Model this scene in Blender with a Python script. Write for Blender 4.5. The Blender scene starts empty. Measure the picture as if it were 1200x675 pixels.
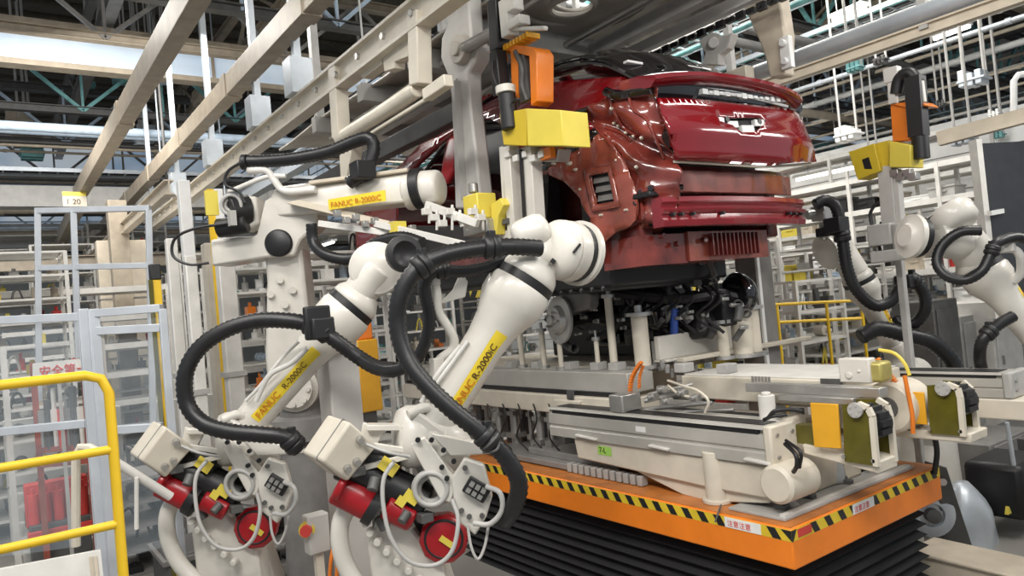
import bpy, bmesh, math, random
from mathutils import Vector, Matrix
from mathutils.geometry import delaunay_2d_cdt
random.seed(7)
V = Vector
scene = bpy.context.scene
COL = scene.collection
PI = math.pi
# ------------------------------------------------------------------ camera
F, CX, CY, EYE = 860.0, 600.0, 337.5, 2.5
RM = Matrix(((0.58012898, -0.07310568, -0.81123728),
             (0.80939643, -0.05984428, 0.58420551),
             (-0.09125665, -0.99552711, 0.02445408)))   # columns: image right, image down, forward
CAM = V((0, 0, EYE))
cam_d = bpy.data.cameras.new('camera'); cam = bpy.data.objects.new('camera', cam_d); COL.objects.link(cam)
cam_d.sensor_width = 36; cam_d.lens = F / 1200 * 36; cam_d.clip_end = 200
M4 = Matrix([[RM[i][0], -RM[i][1], -RM[i][2], CAM[i]] for i in range(3)] + [[0, 0, 0, 1]])
cam.matrix_world = M4
scene.camera = cam
# ------------------------------------------------------------------ light
scene.view_settings.view_transform = 'Standard'; scene.view_settings.look = 'None'
scene.view_settings.gamma = 1; scene.view_settings.use_curve_mapping = False
scene.view_settings.exposure = -0.18
w = bpy.data.worlds.new('world'); scene.world = w; w.use_nodes = True
w.node_tree.nodes['Background'].inputs[0].default_value = (0.86, 0.93, 1.0, 1)
w.node_tree.nodes['Background'].inputs[1].default_value = 0.52
def area(loc, target, sx, sy, power, colr=(1, 0.97, 0.92)):
    l = bpy.data.lights.new('area_light', 'AREA'); l.shape = 'RECTANGLE'; l.size = sx; l.size_y = sy
    l.energy = power; l.color = colr
    o = bpy.data.objects.new('area_light', l); COL.objects.link(o); o.location = loc
    o.rotation_euler = (V(target) - V(loc)).to_track_quat('-Z', 'Y').to_euler()
    return o
area((0.5, -2.5, 8.0), (-4, 3.5, 1.5), 4, .6, 520)
area((-4.0, -1.5, 8.2), (-6, 2.5, 1.5), 6, 1.0, 420)
area((-1.0, 7.5, 8.6), (-3.2, 5.2, 2), 5, 1.0, 420)
area((-7.0, 9.5, 8.0), (-10, 12.5, 1), 6, 2.0, 900)
area((-10.5, 2.0, 7.0), (-9, 1.5, 0), 3, 1.0, 200)
area((-15.0, 12, 8.0), (-17, 15, 0), 6, 4.0, 1200)
area((-13.0, 1.0, 7.0), (-17, 2.0, 1), 4, 2.0, 420)

area((0.9, 1.6, 5.2), (-4.5, 4.6, 1.9), 2.4, .5, 130)  # added low lamp, brightens the table fixtures under the car
area((-0.4, 8.0, 4.8), (-4.0, 5.0, 2.0), 2.4, .5, 90)  # added low lamp from the right, also brightening the table area
def P(px, py, d=None, x=None, y=None, z=None):
    r = RM @ V(((px - CX) / F, (py - CY) / F, 1.0))
    if d is not None: return CAM + r * d
    for i, v in enumerate((x, y, z)):
        if v is not None: return CAM + r * ((v - CAM[i]) / r[i])
# ------------------------------------------------------------------ materials
def mat(name, col, rough=0.5, metal=0.0, var=0.12, scale=6.0, coat=0.0, emit=None, es=1.0, bump=0.0, alpha=1.0):
    m = bpy.data.materials.new(name); m.use_nodes = True
    nt = m.node_tree; b = nt.nodes['Principled BSDF']
    b.inputs['Roughness'].default_value = rough; b.inputs['Metallic'].default_value = metal
    b.inputs['Coat Weight'].default_value = coat
    tc = nt.nodes.new('ShaderNodeTexCoord'); nz = nt.nodes.new('ShaderNodeTexNoise')
    nz.inputs['Scale'].default_value = scale; nz.inputs['Detail'].default_value = 5
    nt.links.new(tc.outputs['Object'], nz.inputs['Vector'])
    cr = nt.nodes.new('ShaderNodeValToRGB')
    cr.color_ramp.elements[0].position = 0.3; cr.color_ramp.elements[1].position = 0.7
    cr.color_ramp.elements[0].color = [c * (1 - var) for c in col] + [1]
    cr.color_ramp.elements[1].color = [min(1, c * (1 + var)) for c in col] + [1]
    nt.links.new(nz.outputs['Fac'], cr.inputs['Fac']); nt.links.new(cr.outputs['Color'], b.inputs['Base Color'])
    if bump:
        bp = nt.nodes.new('ShaderNodeBump'); bp.inputs['Strength'].default_value = bump
        nt.links.new(nz.outputs['Fac'], bp.inputs['Height']); nt.links.new(bp.outputs['Normal'], b.inputs['Normal'])
    if emit:
        b.inputs['Emission Color'].default_value = list(emit) + [1]; b.inputs['Emission Strength'].default_value = es
    if alpha < 1: b.inputs['Alpha'].default_value = alpha
    return m
K = {}
def defm(k, *a, **kw): K[k] = mat(k, *a, **kw)
defm('robot_white', (0.64, 0.61, 0.55), 0.35, var=0.07, coat=0.2)
defm('cream', (0.62, 0.565, 0.47), 0.45, var=0.08)
defm('beige_paint', (0.55, 0.48, 0.38), 0.5, var=0.10)
defm('tan_steel', (0.33, 0.28, 0.215), 0.5, var=0.15)
defm('grey_paint', (0.40, 0.39, 0.37), 0.45, var=0.12)
defm('carrier_grey', (0.46, 0.43, 0.38), 0.4, var=0.18, scale=2.5)
defm('arm_grey', (0.52, 0.50, 0.47), 0.4, var=0.08)
defm('mid_grey', (0.22, 0.21, 0.20), 0.5, var=0.15)
defm('dark_grey', (0.09, 0.088, 0.085), 0.5, var=0.2)
defm('black', (0.012, 0.012, 0.013), 0.45, var=0.2)
defm('hose_black', (0.011, 0.011, 0.012), 0.4, var=0.3, scale=20)
defm('bellows_black', (0.010, 0.010, 0.011), 0.75, var=0.2)
defm('orange', (0.85, 0.22, 0.015), 0.35, var=0.06)
defm('orange_top', (0.50, 0.17, 0.035), 0.4, var=0.2, scale=9)
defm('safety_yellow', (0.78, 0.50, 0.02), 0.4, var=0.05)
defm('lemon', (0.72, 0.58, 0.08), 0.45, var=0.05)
defm('amber', (0.72, 0.36, 0.02), 0.45, var=0.07)
defm('olive', (0.10, 0.088, 0.012), 0.2, var=0.25)
defm('brass', (0.45, 0.38, 0.12), 0.35, 0.4, var=0.15)
defm('aluminium', (0.52, 0.56, 0.60), 0.35, 0.35, var=0.08)
defm('fence_alu', (0.50, 0.53, 0.57), 0.4, 0.15, var=0.08)
defm('steel', (0.45, 0.44, 0.42), 0.32, 0.7, var=0.15)
defm('slide_alu', (0.50, 0.48, 0.44), 0.35, 0.3, var=0.12, scale=3)
defm('car_red', (0.21, 0.002, 0.006), 0.18, var=0.04, coat=1.0)
defm('primer_red', (0.27, 0.062, 0.040), 0.26, var=0.38, scale=5, coat=0.6)
defm('primer_dark', (0.12, 0.018, 0.014), 0.25, var=0.35, scale=7, coat=0.5)
defm('primer_mix', (0.17, 0.028, 0.02), 0.2, var=0.6, scale=4, coat=0.6)
defm('car_black', (0.006, 0.006, 0.008), 0.08, var=0.1, coat=1.0)
defm('motor_red', (0.36, 0.008, 0.014), 0.3, var=0.1)
defm('white', (0.80, 0.80, 0.78), 0.45, var=0.05)
defm('pale_blue', (0.45, 0.55, 0.66), 0.4, var=0.15)
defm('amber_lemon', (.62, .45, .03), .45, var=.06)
defm('teal', (0.16, 0.38, 0.38), 0.5, var=0.25)
defm('roof_brown', (0.085, 0.072, 0.052), 0.8, var=0.2)
defm('wire_grey', (0.42, 0.41, 0.39), 0.5, var=0.1)
defm('sign_red', (0.60, 0.05, 0.04), 0.5)
defm('text_dark', (0.06, 0.02, 0.01), 0.5)
defm('text_orange', (0.55, 0.16, 0.01), 0.5)
defm('label_green', (0.35, 0.62, 0.12), 0.5)
defm('blue', (0.03, 0.08, 0.35), 0.4)
defm('screen_dark', (0.035, 0.036, 0.04), 0.25, var=0.1)
defm('concrete', (0.24, 0.23, 0.21), 0.55, var=0.15, scale=1.2)
defm('wall_pale', (0.50, 0.49, 0.46), 0.7, var=0.12, scale=0.6)
defm('clear_poly', (0.62, 0.72, 0.80), 0.08, var=0.05, alpha=0.09)
defm('tube_light', (1, 1, 1), 0.5, var=0, emit=(1, 0.97, 0.9), es=3.0)
defm('amber_plastic', (0.75, 0.20, 0.02), 0.3, var=0.1)
defm('rack_pale', (0.66, 0.64, 0.60), 0.45, var=0.1)
# ------------------------------------------------------------------ mesh builder
def frame(d, up=V((0, 0, 1))):
    d = V(d).normalized(); u = V(up)
    if abs(d.dot(u.normalized())) > 0.97: u = V((1, 0, 0))
    s = d.cross(u).normalized(); return d, s, s.cross(d).normalized()
def catmull(pts, n=10):
    pts = [V(p) for p in pts]; out = []
    q = [pts[0] * 2 - pts[1]] + pts + [pts[-1] * 2 - pts[-2]]
    for i in range(len(pts) - 1):
        a, b, c, e = q[i:i + 4]
        for k in range(n):
            t = k / n
            out.append(0.5 * ((2 * b) + (c - a) * t + (2 * a - 5 * b + 4 * c - e) * t * t + (3 * b - a - 3 * c + e) * t ** 3))
    out.append(pts[-1]); return out
WHOLE = {'lettering', 'hazard_stripe', 'black_stripe', 'shelf', 'web', 'link_comb', 'rig_frame', 'frame', 'box', 'cable_carrier', 'terminal_row', 'chain', 'sprocket', 'grille', 'swing_arm', 'elbow_casting', 'wrist_body', 'casting_rib', 'pin_block', 'bearing', 'roof_trim', 'window_frame'}
class MB:
    def clusters(s):
        bb = []
        for vo, fo, nv, nf in s.pc:
            vs = s.v[vo:vo + nv]; bb.append(([min(v[i] for v in vs) - .002 for i in range(3)], [max(v[i] for v in vs) + .002 for i in range(3)]))
        n = len(bb); par = list(range(n))
        def find(i):
            while par[i] != i: i = par[i]
            return i
        for i in range(n):
            for j in range(i):
                if all(bb[i][0][k] <= bb[j][1][k] and bb[j][0][k] <= bb[i][1][k] for k in range(3)): par[find(i)] = find(j)
        g = {}
        for i in range(n): g.setdefault(find(i), []).append(i)
        return list(g.values())
    def __init__(s): s.v = []; s.f = []; s.mi = []; s.pc = []
    def add(s, vs, fs, m=0):
        o = len(s.v); s.pc.append((o, len(s.f), len(vs), len(fs))); s.v += [V(v) for v in vs]; s.f += [[i + o for i in f] for f in fs]; s.mi += [m] * len(fs); return s
    def hexa(s, o, a, b, c, m=0):
        o, a, b, c = V(o), V(a), V(b), V(c)
        vs = [o, o + a, o + a + b, o + b, o + c, o + a + c, o + a + b + c, o + b + c]
        return s.add(vs, [(0, 3, 2, 1), (4, 5, 6, 7), (0, 1, 5, 4), (1, 2, 6, 5), (2, 3, 7, 6), (3, 0, 4, 7)], m)
    def box(s, c, sz, m=0, rz=0.0):
        c = V(c); ax = [V((math.cos(rz), math.sin(rz), 0)) * sz[0], V((-math.sin(rz), math.cos(rz), 0)) * sz[1], V((0, 0, sz[2]))]
        return s.hexa(c - (ax[0] + ax[1] + ax[2]) / 2, *ax, m=m)
    def bb(s, x0, x1, y0, y1, z0, z1, m=0):
        return s.hexa((x0, y0, z0), (x1 - x0, 0, 0), (0, y1 - y0, 0), (0, 0, z1 - z0), m)
    def beam(s, p0, p1, wd, h, up=(0, 0, 1), m=0):
        p0, p1 = V(p0), V(p1); d, sd, u = frame(p1 - p0, up)
        return s.hexa(p0 - sd * wd / 2 - u * h / 2, p1 - p0, sd * wd, u * h, m)
    def extr(s, p0, p1, prof, up=(0, 0, 1), m=0):
        p0, p1 = V(p0), V(p1); d, sd, u = frame(p1 - p0, up); n = len(prof)
        vs = [p + sd * a + u * b for p in (p0, p1) for a, b in prof]
        fs = [[i, (i + 1) % n, n + (i + 1) % n, n + i] for i in range(n)] + [list(range(n))[::-1], list(range(n, 2 * n))]
        return s.add(vs, fs, m)
    def ibeam(s, p0, p1, wd, h, t=0.02, up=(0, 0, 1), m=0):
        a, b = wd / 2, h / 2
        return s.extr(p0, p1, [(-a, -b), (a, -b), (a, -b + t), (t / 2, -b + t), (t / 2, b - t), (a, b - t), (a, b), (-a, b), (-a, b - t), (-t / 2, b - t), (-t / 2, -b + t), (-a, -b + t)], up, m)
    def prism(s, loop, vec, m=0):
        loop = [V(p) for p in loop]; n = len(loop); vec = V(vec)
        return s.add(loop + [p + vec for p in loop], [[i, (i + 1) % n, n + (i + 1) % n, n + i] for i in range(n)] + [list(range(n))[::-1], list(range(n, 2 * n))], m)
    def lathe(s, p0, d, prof, seg=24, m=0, cap=True):
        p0 = V(p0); d, a, b = frame(d); vs = []; fs = []
        for t, r in prof:
            for k in range(seg):
                an = 2 * PI * k / seg; vs.append(p0 + d * t + (a * math.cos(an) + b * math.sin(an)) * r)
        for i in range(len(prof) - 1):
            for k in range(seg):
                k2 = (k + 1) % seg; fs.append([i * seg + k, i * seg + k2, (i + 1) * seg + k2, (i + 1) * seg + k])
        if cap: fs += [list(range(seg))[::-1], [(len(prof) - 1) * seg + k for k in range(seg)]]
        return s.add(vs, fs, m)
    def cyl(s, p0, p1, r0, r1=None, seg=16, m=0):
        p0, p1 = V(p0), V(p1); r1 = r0 if r1 is None else r1
        return s.lathe(p0, p1 - p0, [(0, r0), ((p1 - p0).length, r1)], seg, m)
    def tube(s, pts, r, seg=8, smooth=True, n=8, ribs=0.0, m=0):
        pts = catmull(pts, n) if smooth and len(pts) > 2 else [V(p) for p in pts]
        if ribs:     # resample at even pitch, alternate radius
            out = [pts[0]]; acc = 0
            for i in range(1, len(pts)):
                a, b = pts[i - 1], pts[i]; L = (b - a).length; t = ribs - acc
                while t <= L: out.append(a.lerp(b, t / L)); t += ribs
                acc = L - (t - ribs)
            pts = out
        vs = []; fs = []; d, a, b = frame(pts[1] - pts[0])
        for i, p in enumerate(pts):
            if i: d2 = (pts[min(i + 1, len(pts) - 1)] - pts[i - 1]).normalized()
            else: d2 = d
            a = (a - d2 * a.dot(d2)).normalized(); b = d2.cross(a)
            rr = r * (1.06 if i % 2 else 0.94) if ribs else r
            for k in range(seg):
                an = 2 * PI * k / seg; vs.append(p + (a * math.cos(an) + b * math.sin(an)) * rr)
        for i in range(len(pts) - 1):
            for k in range(seg):
                k2 = (k + 1) % seg; fs.append([i * seg + k, i * seg + k2, (i + 1) * seg + k2, (i + 1) * seg + k])
        fs += [list(range(seg))[::-1], [(len(pts) - 1) * seg + k for k in range(seg)]]
        return s.add(vs, fs, m)
    def ring(s, c, ax, R, r, seg=28, m=0, a0=0, a1=2 * PI):
        c = V(c); d, a, b = frame(ax); full = abs(a1 - a0 - 2 * PI) < 1e-4
        n = seg + (0 if full else 1); vs = []; fs = []
        for i in range(n):
            an = a0 + (a1 - a0) * i / seg; o = a * math.cos(an) + b * math.sin(an)
            for k in range(8):
                q = 2 * PI * k / 8; vs.append(c + o * (R + r * math.cos(q)) + d * r * math.sin(q))
        for i in range(seg):
            j = (i + 1) % n
            for k in range(8): fs.append([i * 8 + k, i * 8 + (k + 1) % 8, j * 8 + (k + 1) % 8, j * 8 + k])
        return s.add(vs, fs, m)
    def ball(s, c, r, sc=(1, 1, 1), m=0, seg=16, rows=10):
        c = V(c); vs = []; fs = []
        for i in range(rows + 1):
            th = PI * i / rows
            for k in range(seg):
                ph = 2 * PI * k / seg
                vs.append(c + V((math.sin(th) * math.cos(ph) * sc[0], math.sin(th) * math.sin(ph) * sc[1], math.cos(th) * sc[2])) * r)
        for i in range(rows):
            for k in range(seg): fs.append([i * seg + k, i * seg + (k + 1) % seg, (i + 1) * seg + (k + 1) % seg, (i + 1) * seg + k])
        return s.add(vs, fs, m)
    def build(s, name, mats, parent=None, bevel=0.0, label=None, solid=0.0, doubles=False, ang=38):
        if not isinstance(mats, (list, tuple)): mats = [mats]
        if parent is not None and name not in WHOLE and 1 < len(s.pc) <= 90:
            cl = s.clusters()
            if len(cl) > 1:
                out = []
                for c in cl:
                    m2 = MB()
                    for k in c:
                        vo, fo, nv, nf = s.pc[k]; o_ = len(m2.v); m2.pc.append((o_, len(m2.f), nv, nf)); m2.v += s.v[vo:vo + nv]
                        m2.f += [[i - vo + o_ for i in f] for f in s.f[fo:fo + nf]]; m2.mi += s.mi[fo:fo + nf]
                    m2.pc = m2.pc[:1]; out.append(m2.build(name, mats, parent, bevel, label, solid, doubles, ang))
                return out[0]
        o0 = V((0, 0, 0))
        q = parent
        while q is not None: o0 = o0 + V(q.location); q = q.parent
        loc = V((0, 0, 0))
        if parent is None:
            lo = [min(v[i] for v in s.v) for i in range(3)]; hi = [max(v[i] for v in s.v) for i in range(3)]
            loc = V(((lo[0] + hi[0]) / 2, (lo[1] + hi[1]) / 2, lo[2])); o0 = loc
        me = bpy.data.meshes.new(name)
        me.from_pydata([tuple(v - o0) for v in s.v], [], s.f)
        for mm in mats: me.materials.append(K[mm])
        for p_, mi in zip(me.polygons, s.mi): p_.material_index = mi
        bm = bmesh.new(); bm.from_mesh(me)
        bmesh.ops.remove_doubles(bm, verts=bm.verts, dist=1e-5)
        bmesh.ops.recalc_face_normals(bm, faces=bm.faces); bm.to_mesh(me); bm.free()
        me.shade_smooth(); me.set_sharp_from_angle(angle=math.radians(ang))
        o = bpy.data.objects.new(name, me); COL.objects.link(o); o.location = loc; o.parent = parent
        if label: o['label'] = label
        if solid:
            md = o.modifiers.new('solid', 'SOLIDIFY'); md.thickness = solid; md.offset = 0
        if bevel:
            md = o.modifiers.new('bevel', 'BEVEL'); md.width = bevel; md.segments = 2; md.limit_method = 'ANGLE'; md.angle_limit = 0.9
        return o
def tag(o, label, cat, group=None, kind=None):
    o['label'] = label; o['category'] = cat
    if group: o['group'] = group
    if kind: o['kind'] = kind
    return o
def struct(o): o['kind'] = 'structure'; return o
def thing(name, label, cat, loc=(0, 0, 0), group=None):
    o = bpy.data.objects.new(name, None); COL.objects.link(o); o.location = loc; o.empty_display_size = 0.1
    return tag(o, label, cat, group)
def kids(o): return [c for c in bpy.data.objects if c.parent is o]
def dup(o, loc=None, label=None, parent=None):
    c = o.copy(); COL.objects.link(c)
    if parent is not None: c.parent = parent
    if loc is not None: c.location = loc
    if label: c['label'] = label
    for ch in kids(o): dup(ch, parent=c)
    return c
def text(s, p, right, up, size, m, parent, ext=0.001, name='lettering'):
    """lettering lying in the plane (right, up) with its lower-left corner at p"""
    cu = bpy.data.curves.new('t', 'FONT'); cu.body = s; cu.size = 1; cu.extrude = ext / size
    to = bpy.data.objects.new('t', cu); COL.objects.link(to)
    me = bpy.data.meshes.new_from_object(to); bpy.data.objects.remove(to)
    r = V(right).normalized(); u = V(up); u = (u - r * u.dot(r)).normalized(); n = r.cross(u)
    mb = MB(); mb.add([V(p) + (r * v.co.x + u * v.co.y + n * v.co.z) * size for v in me.vertices], [list(f.vertices) for f in me.polygons])
    bpy.data.meshes.remove(me)
    return mb.build(name, m, parent)
# constrained triangulated sheet lying on a curved surface
def inside(p, poly):
    r = False; n = len(poly)
    for i in range(n):
        a, b = poly[i], poly[(i + 1) % n]
        if (a[1] > p[1]) != (b[1] > p[1]) and p[0] < (b[0] - a[0]) * (p[1] - a[1]) / (b[1] - a[1]) + a[0]: r = not r
    return r
def sheet(mb, outline, surf, holes=(), step=0.05, m=0):
    loops = [outline] + list(holes); vs = []; es = []
    for lp in loops:
        d = []
        for i in range(len(lp)):
            a, b = V(lp[i]), V(lp[(i + 1) % len(lp)]); k = max(1, int((b - a).length / step))
            d += [a.lerp(b, j / k) for j in range(k)]
        o = len(vs); vs += d; es += [(o + i, o + (i + 1) % len(d)) for i in range(len(d))]
    xs = [p[0] for p in outline]; ys = [p[1] for p in outline]
    a = min(xs) + step / 2
    while a < max(xs):
        b = min(ys) + step / 2
        while b < max(ys):
            if inside((a, b), outline) and not any(inside((a, b), h) for h in holes): vs.append(V((a, b)))
            b += step
        a += step
    r = delaunay_2d_cdt([V((p[0], p[1])) for p in vs], es, [], 0, 1e-5)
    fs = []
    for f in r[2]:
        c = sum((r[0][i] for i in f), V((0, 0))) / len(f)
        if inside(c, outline) and not any(inside(c, h) for h in holes): fs.append(list(f))
    mb.add([surf(p[0], p[1]) for p in r[0]], fs, m)
    return mb
def onsurf(px, py, fn, axis, v0):
    """pixel -> point on the curved surface axis = fn(a, b)"""
    v = v0
    for _ in range(60):
        p = P(px, py, **{axis: v})
        a, b = (p.x, p.z) if axis == 'y' else (p.y, p.z)
        v += max(-.1, min(.1, .3 * (fn(a, b) - v)))
    return (a, b)
# ================================================================== the hall
b = MB(); b.bb(-48, 6, -8, 36, -0.2, 0); struct(b.build('floor', 'concrete'))
b = MB(); b.bb(-48.3, -48, -8, 36, 0, 13); struct(b.build('wall_far', 'wall_pale'))
b = MB(); b.bb(-48, 6, 36, 36.3, 0, 13); struct(b.build('wall_right', 'wall_pale'))
b = MB()
for i in range(54): b.bb(-48 + i, -47.45 + i, -8, 36, 12.0, 12.35); b.bb(-47.45 + i, -47 + i, -8, 36, 12.15, 12.5)
struct(b.build('ceiling', 'roof_brown'))
# long pale blue strips across the hall, built as windows with an added glow
def glow_mat():
    m = bpy.data.materials.new('glow_glass'); m.use_nodes = True; nt = m.node_tree; p = nt.nodes['Principled BSDF']
    p.inputs['Base Color'].default_value = (0.5, 0.58, 0.66, 1); p.inputs['Roughness'].default_value = 0.3
    tc = nt.nodes.new('ShaderNodeTexCoord'); n = nt.nodes.new('ShaderNodeTexNoise'); n.inputs['Scale'].default_value = 0.55; n.inputs['Detail'].default_value = 4
    r = nt.nodes.new('ShaderNodeValToRGB'); r.color_ramp.elements[0].position = 0.35; r.color_ramp.elements[1].position = 0.65
    r.color_ramp.elements[0].color = (0.22, 0.33, 0.48, 1); r.color_ramp.elements[1].color = (0.60, 0.66, 0.72, 1)
    nt.links.new(tc.outputs['Object'], n.inputs['Vector']); nt.links.new(n.outputs['Fac'], r.inputs['Fac'])
    nt.links.new(r.outputs['Color'], p.inputs['Emission Color']); p.inputs['Emission Strength'].default_value = 0.55
    K['glow_glass'] = m
glow_mat()
for i, (x, z0, z1) in enumerate([(-15.2, 7.55, 8.3), (-27, 7.4, 9.0), (-38, 7.5, 9.5)]):
    t = thing('window_%d' % (i + 1), 'strip of frosted pale blue roof glazing running across the hall', 'window', (x, 0, z0)); t['kind'] = 'structure'
    del t['label']; del t['category']
    b = MB(); b.bb(x - 0.15, x + 0.02, -6, 34, z0 + .06, z1 - .06); struct(b.build('window_pane', 'glow_glass', t))
    b = MB()
    for zz in (z0, z1): b.bb(x - 0.2, x + 0.1, -6, 34, zz - 0.05, zz + 0.05)
    for k in range(9): b.bb(x - 0.02, x + 0.05, -6 + 5 * k, -5.94 + 5 * k, z0, z1)
    struct(b.build('window_frame', 'tan_steel', t))
# roof trusses across the hall
def truss(x, zb, zt, lab, m='dark_grey', mw='mid_grey', y0=-6, y1=34, pitch=1.6):
    t = thing('roof_truss', lab, 'roof truss', (x, 0, zb), 'roof trusses across the hall')
    b = MB(); b.ibeam((x, y0, zt), (x, y1, zt), .2, .2); b.build('top_chord', m, t)
    b = MB(); b.ibeam((x, y0, zb), (x, y1, zb), .18, .16); b.build('bottom_chord', m, t)
    b = MB(); n = int((y1 - y0) / pitch)
    for i in range(n):
        ya, yb = y0 + i * pitch, y0 + (i + 1) * pitch
        b.beam((x, ya, zb if i % 2 else zt), (x, yb, zt if i % 2 else zb), .07, .07); b.beam((x, yb, zb), (x, yb, zt), .05, .05)
    b.build('web', mw, t)
for i, x in enumerate([-5.6, -8.6, -11.6, -14.2, -18, -22, -26, -31, -37]):
    truss(x, 7.55 + (i % 2) * .25, 9.0 + (i % 2) * .2, ['dark steel roof truss directly above the car', 'second dark roof truss beyond the car', 'third dark roof truss beyond the car', 'roof truss in front of the nearest glazing strip', 'roof truss just behind the nearest glazing strip', 'roof truss midway between the first and second glazing strips', 'roof truss in front of the second glazing strip', 'roof truss beyond the second glazing strip', 'roof truss in front of the farthest glazing strip'][i],
          'dark_grey' if i % 3 else 'tan_steel', ['mid_grey', 'teal', 'pale_blue'][i % 3])
# lengthways purlins / girders
for i, y in enumerate([2.2, 5.0, 8.5, 12.5, 17.0, 22.5, 28.5]):
    b = MB(); b.ibeam((-46, y, 8.6), (2, y, 8.6), .22, .3, m=0)
    n = 28
    for k in range(n): b.beam((-46 + k * 1.7, y, 8.6 if k % 2 else 9.6), (-44.3 + k * 1.7, y, 9.6 if k % 2 else 8.6), .06, .06)
    b.ibeam((-46, y, 9.6), (2, y, 9.6), .16, .16)
    tag(b.build('roof_girder', ['mid_grey', 'tan_steel', 'dark_grey'][i % 3]), 'lattice roof girder along the hall, number %s from the left' % ['one', 'two', 'three', 'four', 'five', 'six', 'seven'][i], 'girder', 'roof girders along the hall')
# services: pipes, trays and ducts under the roof
def pipes(items, name, labf, cat, group):
    for i, (p0, p1, r, m) in enumerate(items):
        b = MB(); b.cyl(p0, p1, r, seg=10); n = max(1, int((V(p1) - V(p0)).length / 3))
        d = (V(p1) - V(p0)).normalized()
        for k in range(1, n): c = V(p0).lerp(V(p1), k / n); b.cyl(c - d * .04, c + d * .04, r * 1.35, seg=10)
        tag(b.build(name, m), labf, cat, group)
rs = random.Random(3); L = []
for i in range(34):
    x = -7.5 - i * 0.95 + rs.uniform(-.3, .3); z = 5.9 + rs.uniform(0, 1.9)
    L.append(((x, -3 if x < -16 else 7.5, z), (x, rs.uniform(9, 30), z), rs.choice([.03, .04, .06, .09]), rs.choice(['mid_grey', 'teal', 'dark_grey', 'tan_steel', 'pale_blue', 'dark_grey', 'tan_steel'])))
pipes(L, 'service_pipe', 'service pipe hung under the roof and running across the hall', 'pipe', 'service pipes running across the hall')
L = []
for i in range(46):
    y = rs.uniform(6.6, 26); z = 5.2 + rs.uniform(0, 2.9) + (y - 6) * .05
    x0 = -44 + rs.uniform(0, 16)
    L.append(((x0, y, z), (rs.uniform(-6, 2), y, z), rs.choice([.02, .03, .04, .06]), rs.choice(['aluminium', 'rack_pale', 'dark_grey', 'grey_paint', 'white', 'teal', 'beige_paint'])))
pipes(L, 'service_pipe', 'service pipe hung under the roof and running along the hall', 'pipe', 'service pipes running along the hall')
L = []
for i in range(30):
    x = rs.uniform(-30, -8); y = rs.uniform(0.8, 20); z = rs.uniform(4.6, 6.2)
    if -9 < x < -2 and 2.5 < y < 7: continue
    L.append(((x, y, z), (x, y, 12.2), rs.choice([.012, .018, .025]), rs.choice(['aluminium', 'white', 'grey_paint', 'dark_grey'])))
pipes(L, 'drop_rod', 'thin vertical hanger rod dropping from the roof steelwork', 'rod', 'hanger rods under the roof')
def tray(p0, p1, w_, lab, m='aluminium'):
    b = MB(); p0, p1 = V(p0), V(p1); d, s, u = frame(p1 - p0)
    for sg in (-1, 1): b.beam(p0 + s * sg * w_ / 2, p1 + s * sg * w_ / 2, .02, .09)
    n = int((p1 - p0).length / .35)
    for i in range(n): c = p0.lerp(p1, i / n); b.beam(c - s * w_ / 2, c + s * w_ / 2, .04, .02)
    rr = random.Random(int(p0.y * 10)); t = tag(b.build('cable_tray', m), lab, 'cable tray')
    for k in range(4): o = s * (w_ * (-.35 + .22 * k)) + u * .03; c = MB(); c.cyl(p0 + o, p1 + o, .02, seg=6); q = c.build('cable', ['dark_grey', 'black', 'teal', 'grey_paint'][k], None); q.parent = t; q.location = V(q.location) - V(t.location)
tray((-12, 7.6, 6.9), (-12, 20, 6.9), .5, 'ladder cable tray running across beyond the carrier at upper right')
tray((-20, -3, 6.6), (-20, 14, 6.6), .6, 'farther ladder cable tray below the second glazing strip')
tray((-30, 9.4, 6.4), (0, 9.4, 6.4), .5, 'ladder cable tray at upper right beyond the lifting column')
tray((-30, 13.5, 7.2), (0, 13.5, 7.2), .6, 'higher ladder cable tray at the far upper right')
# wide light ducts
for (x, z0, z1, lab) in [(-18.5, 5.55, 6.0, 'wide pale sheet metal duct across the left background'), (-29, 5.9, 6.7, 'farther wide pale duct below the second glazing strip')]:
    b = MB(); b.bb(x - .5, x, -6, 20, z0, z1)
    for k in range(14): b.bb(x - .53, x + .03, -6 + k * 2, -5.92 + k * 2, z0 - .03, z1 + .03)
    tag(b.build('air_duct', 'grey_paint'), lab, 'duct')
# fluorescent lamps
def lamp(p, ln, ax, lab):
    p = V(p); a = V(ax).normalized(); t = thing('ceiling_lamp', lab, 'lamp', p, 'fluorescent lamps')
    b = MB(); b.beam(p - a * ln / 2 + V((0, 0, .06)), p + a * ln / 2 + V((0, 0, .06)), .2, .06); b.build('lamp_housing', 'white', t)
    b = MB(); b.cyl(p - a * ln * .48, p + a * ln * .48, .045, seg=10); b.build('tube', 'tube_light', t)
    b = MB()
    for sg in (-1, 1): b.cyl(p + a * sg * ln * .35 + V((0, 0, .09)), p + a * sg * ln * .35 + V((0, 0, 8.5 - p.z)), .008, seg=5)
    b.build('suspension_rod', 'steel', t)
lamp(P(995, 17, d=11), .55, (-1, .1, 0), 'bright fluorescent lamp at top right above the car')
lamp(P(1115, 38, d=14), .7, (-1, .1, 0), 'second fluorescent lamp at top right, nearer the corner')
lamp(P(160, 78, d=15), 1.3, (0, 1, 0), 'fluorescent lamp at upper left below the glazing strip')
lamp(P(230, 62, d=24), 1.3, (0, 1, 0), 'small distant fluorescent lamp at upper left between the tan beams')
for (x, y) in [(-9, 10.5), (-12, 12.5), (-15, 15), (-19, 17), (-9, 16), (-13, 20), (-22, 8.6), (-26, 10)]:
    lamp((x, y, 4.9), 2.4, (1, 0, 0), 'fluorescent lamp hung low above the far storage racks')
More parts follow.
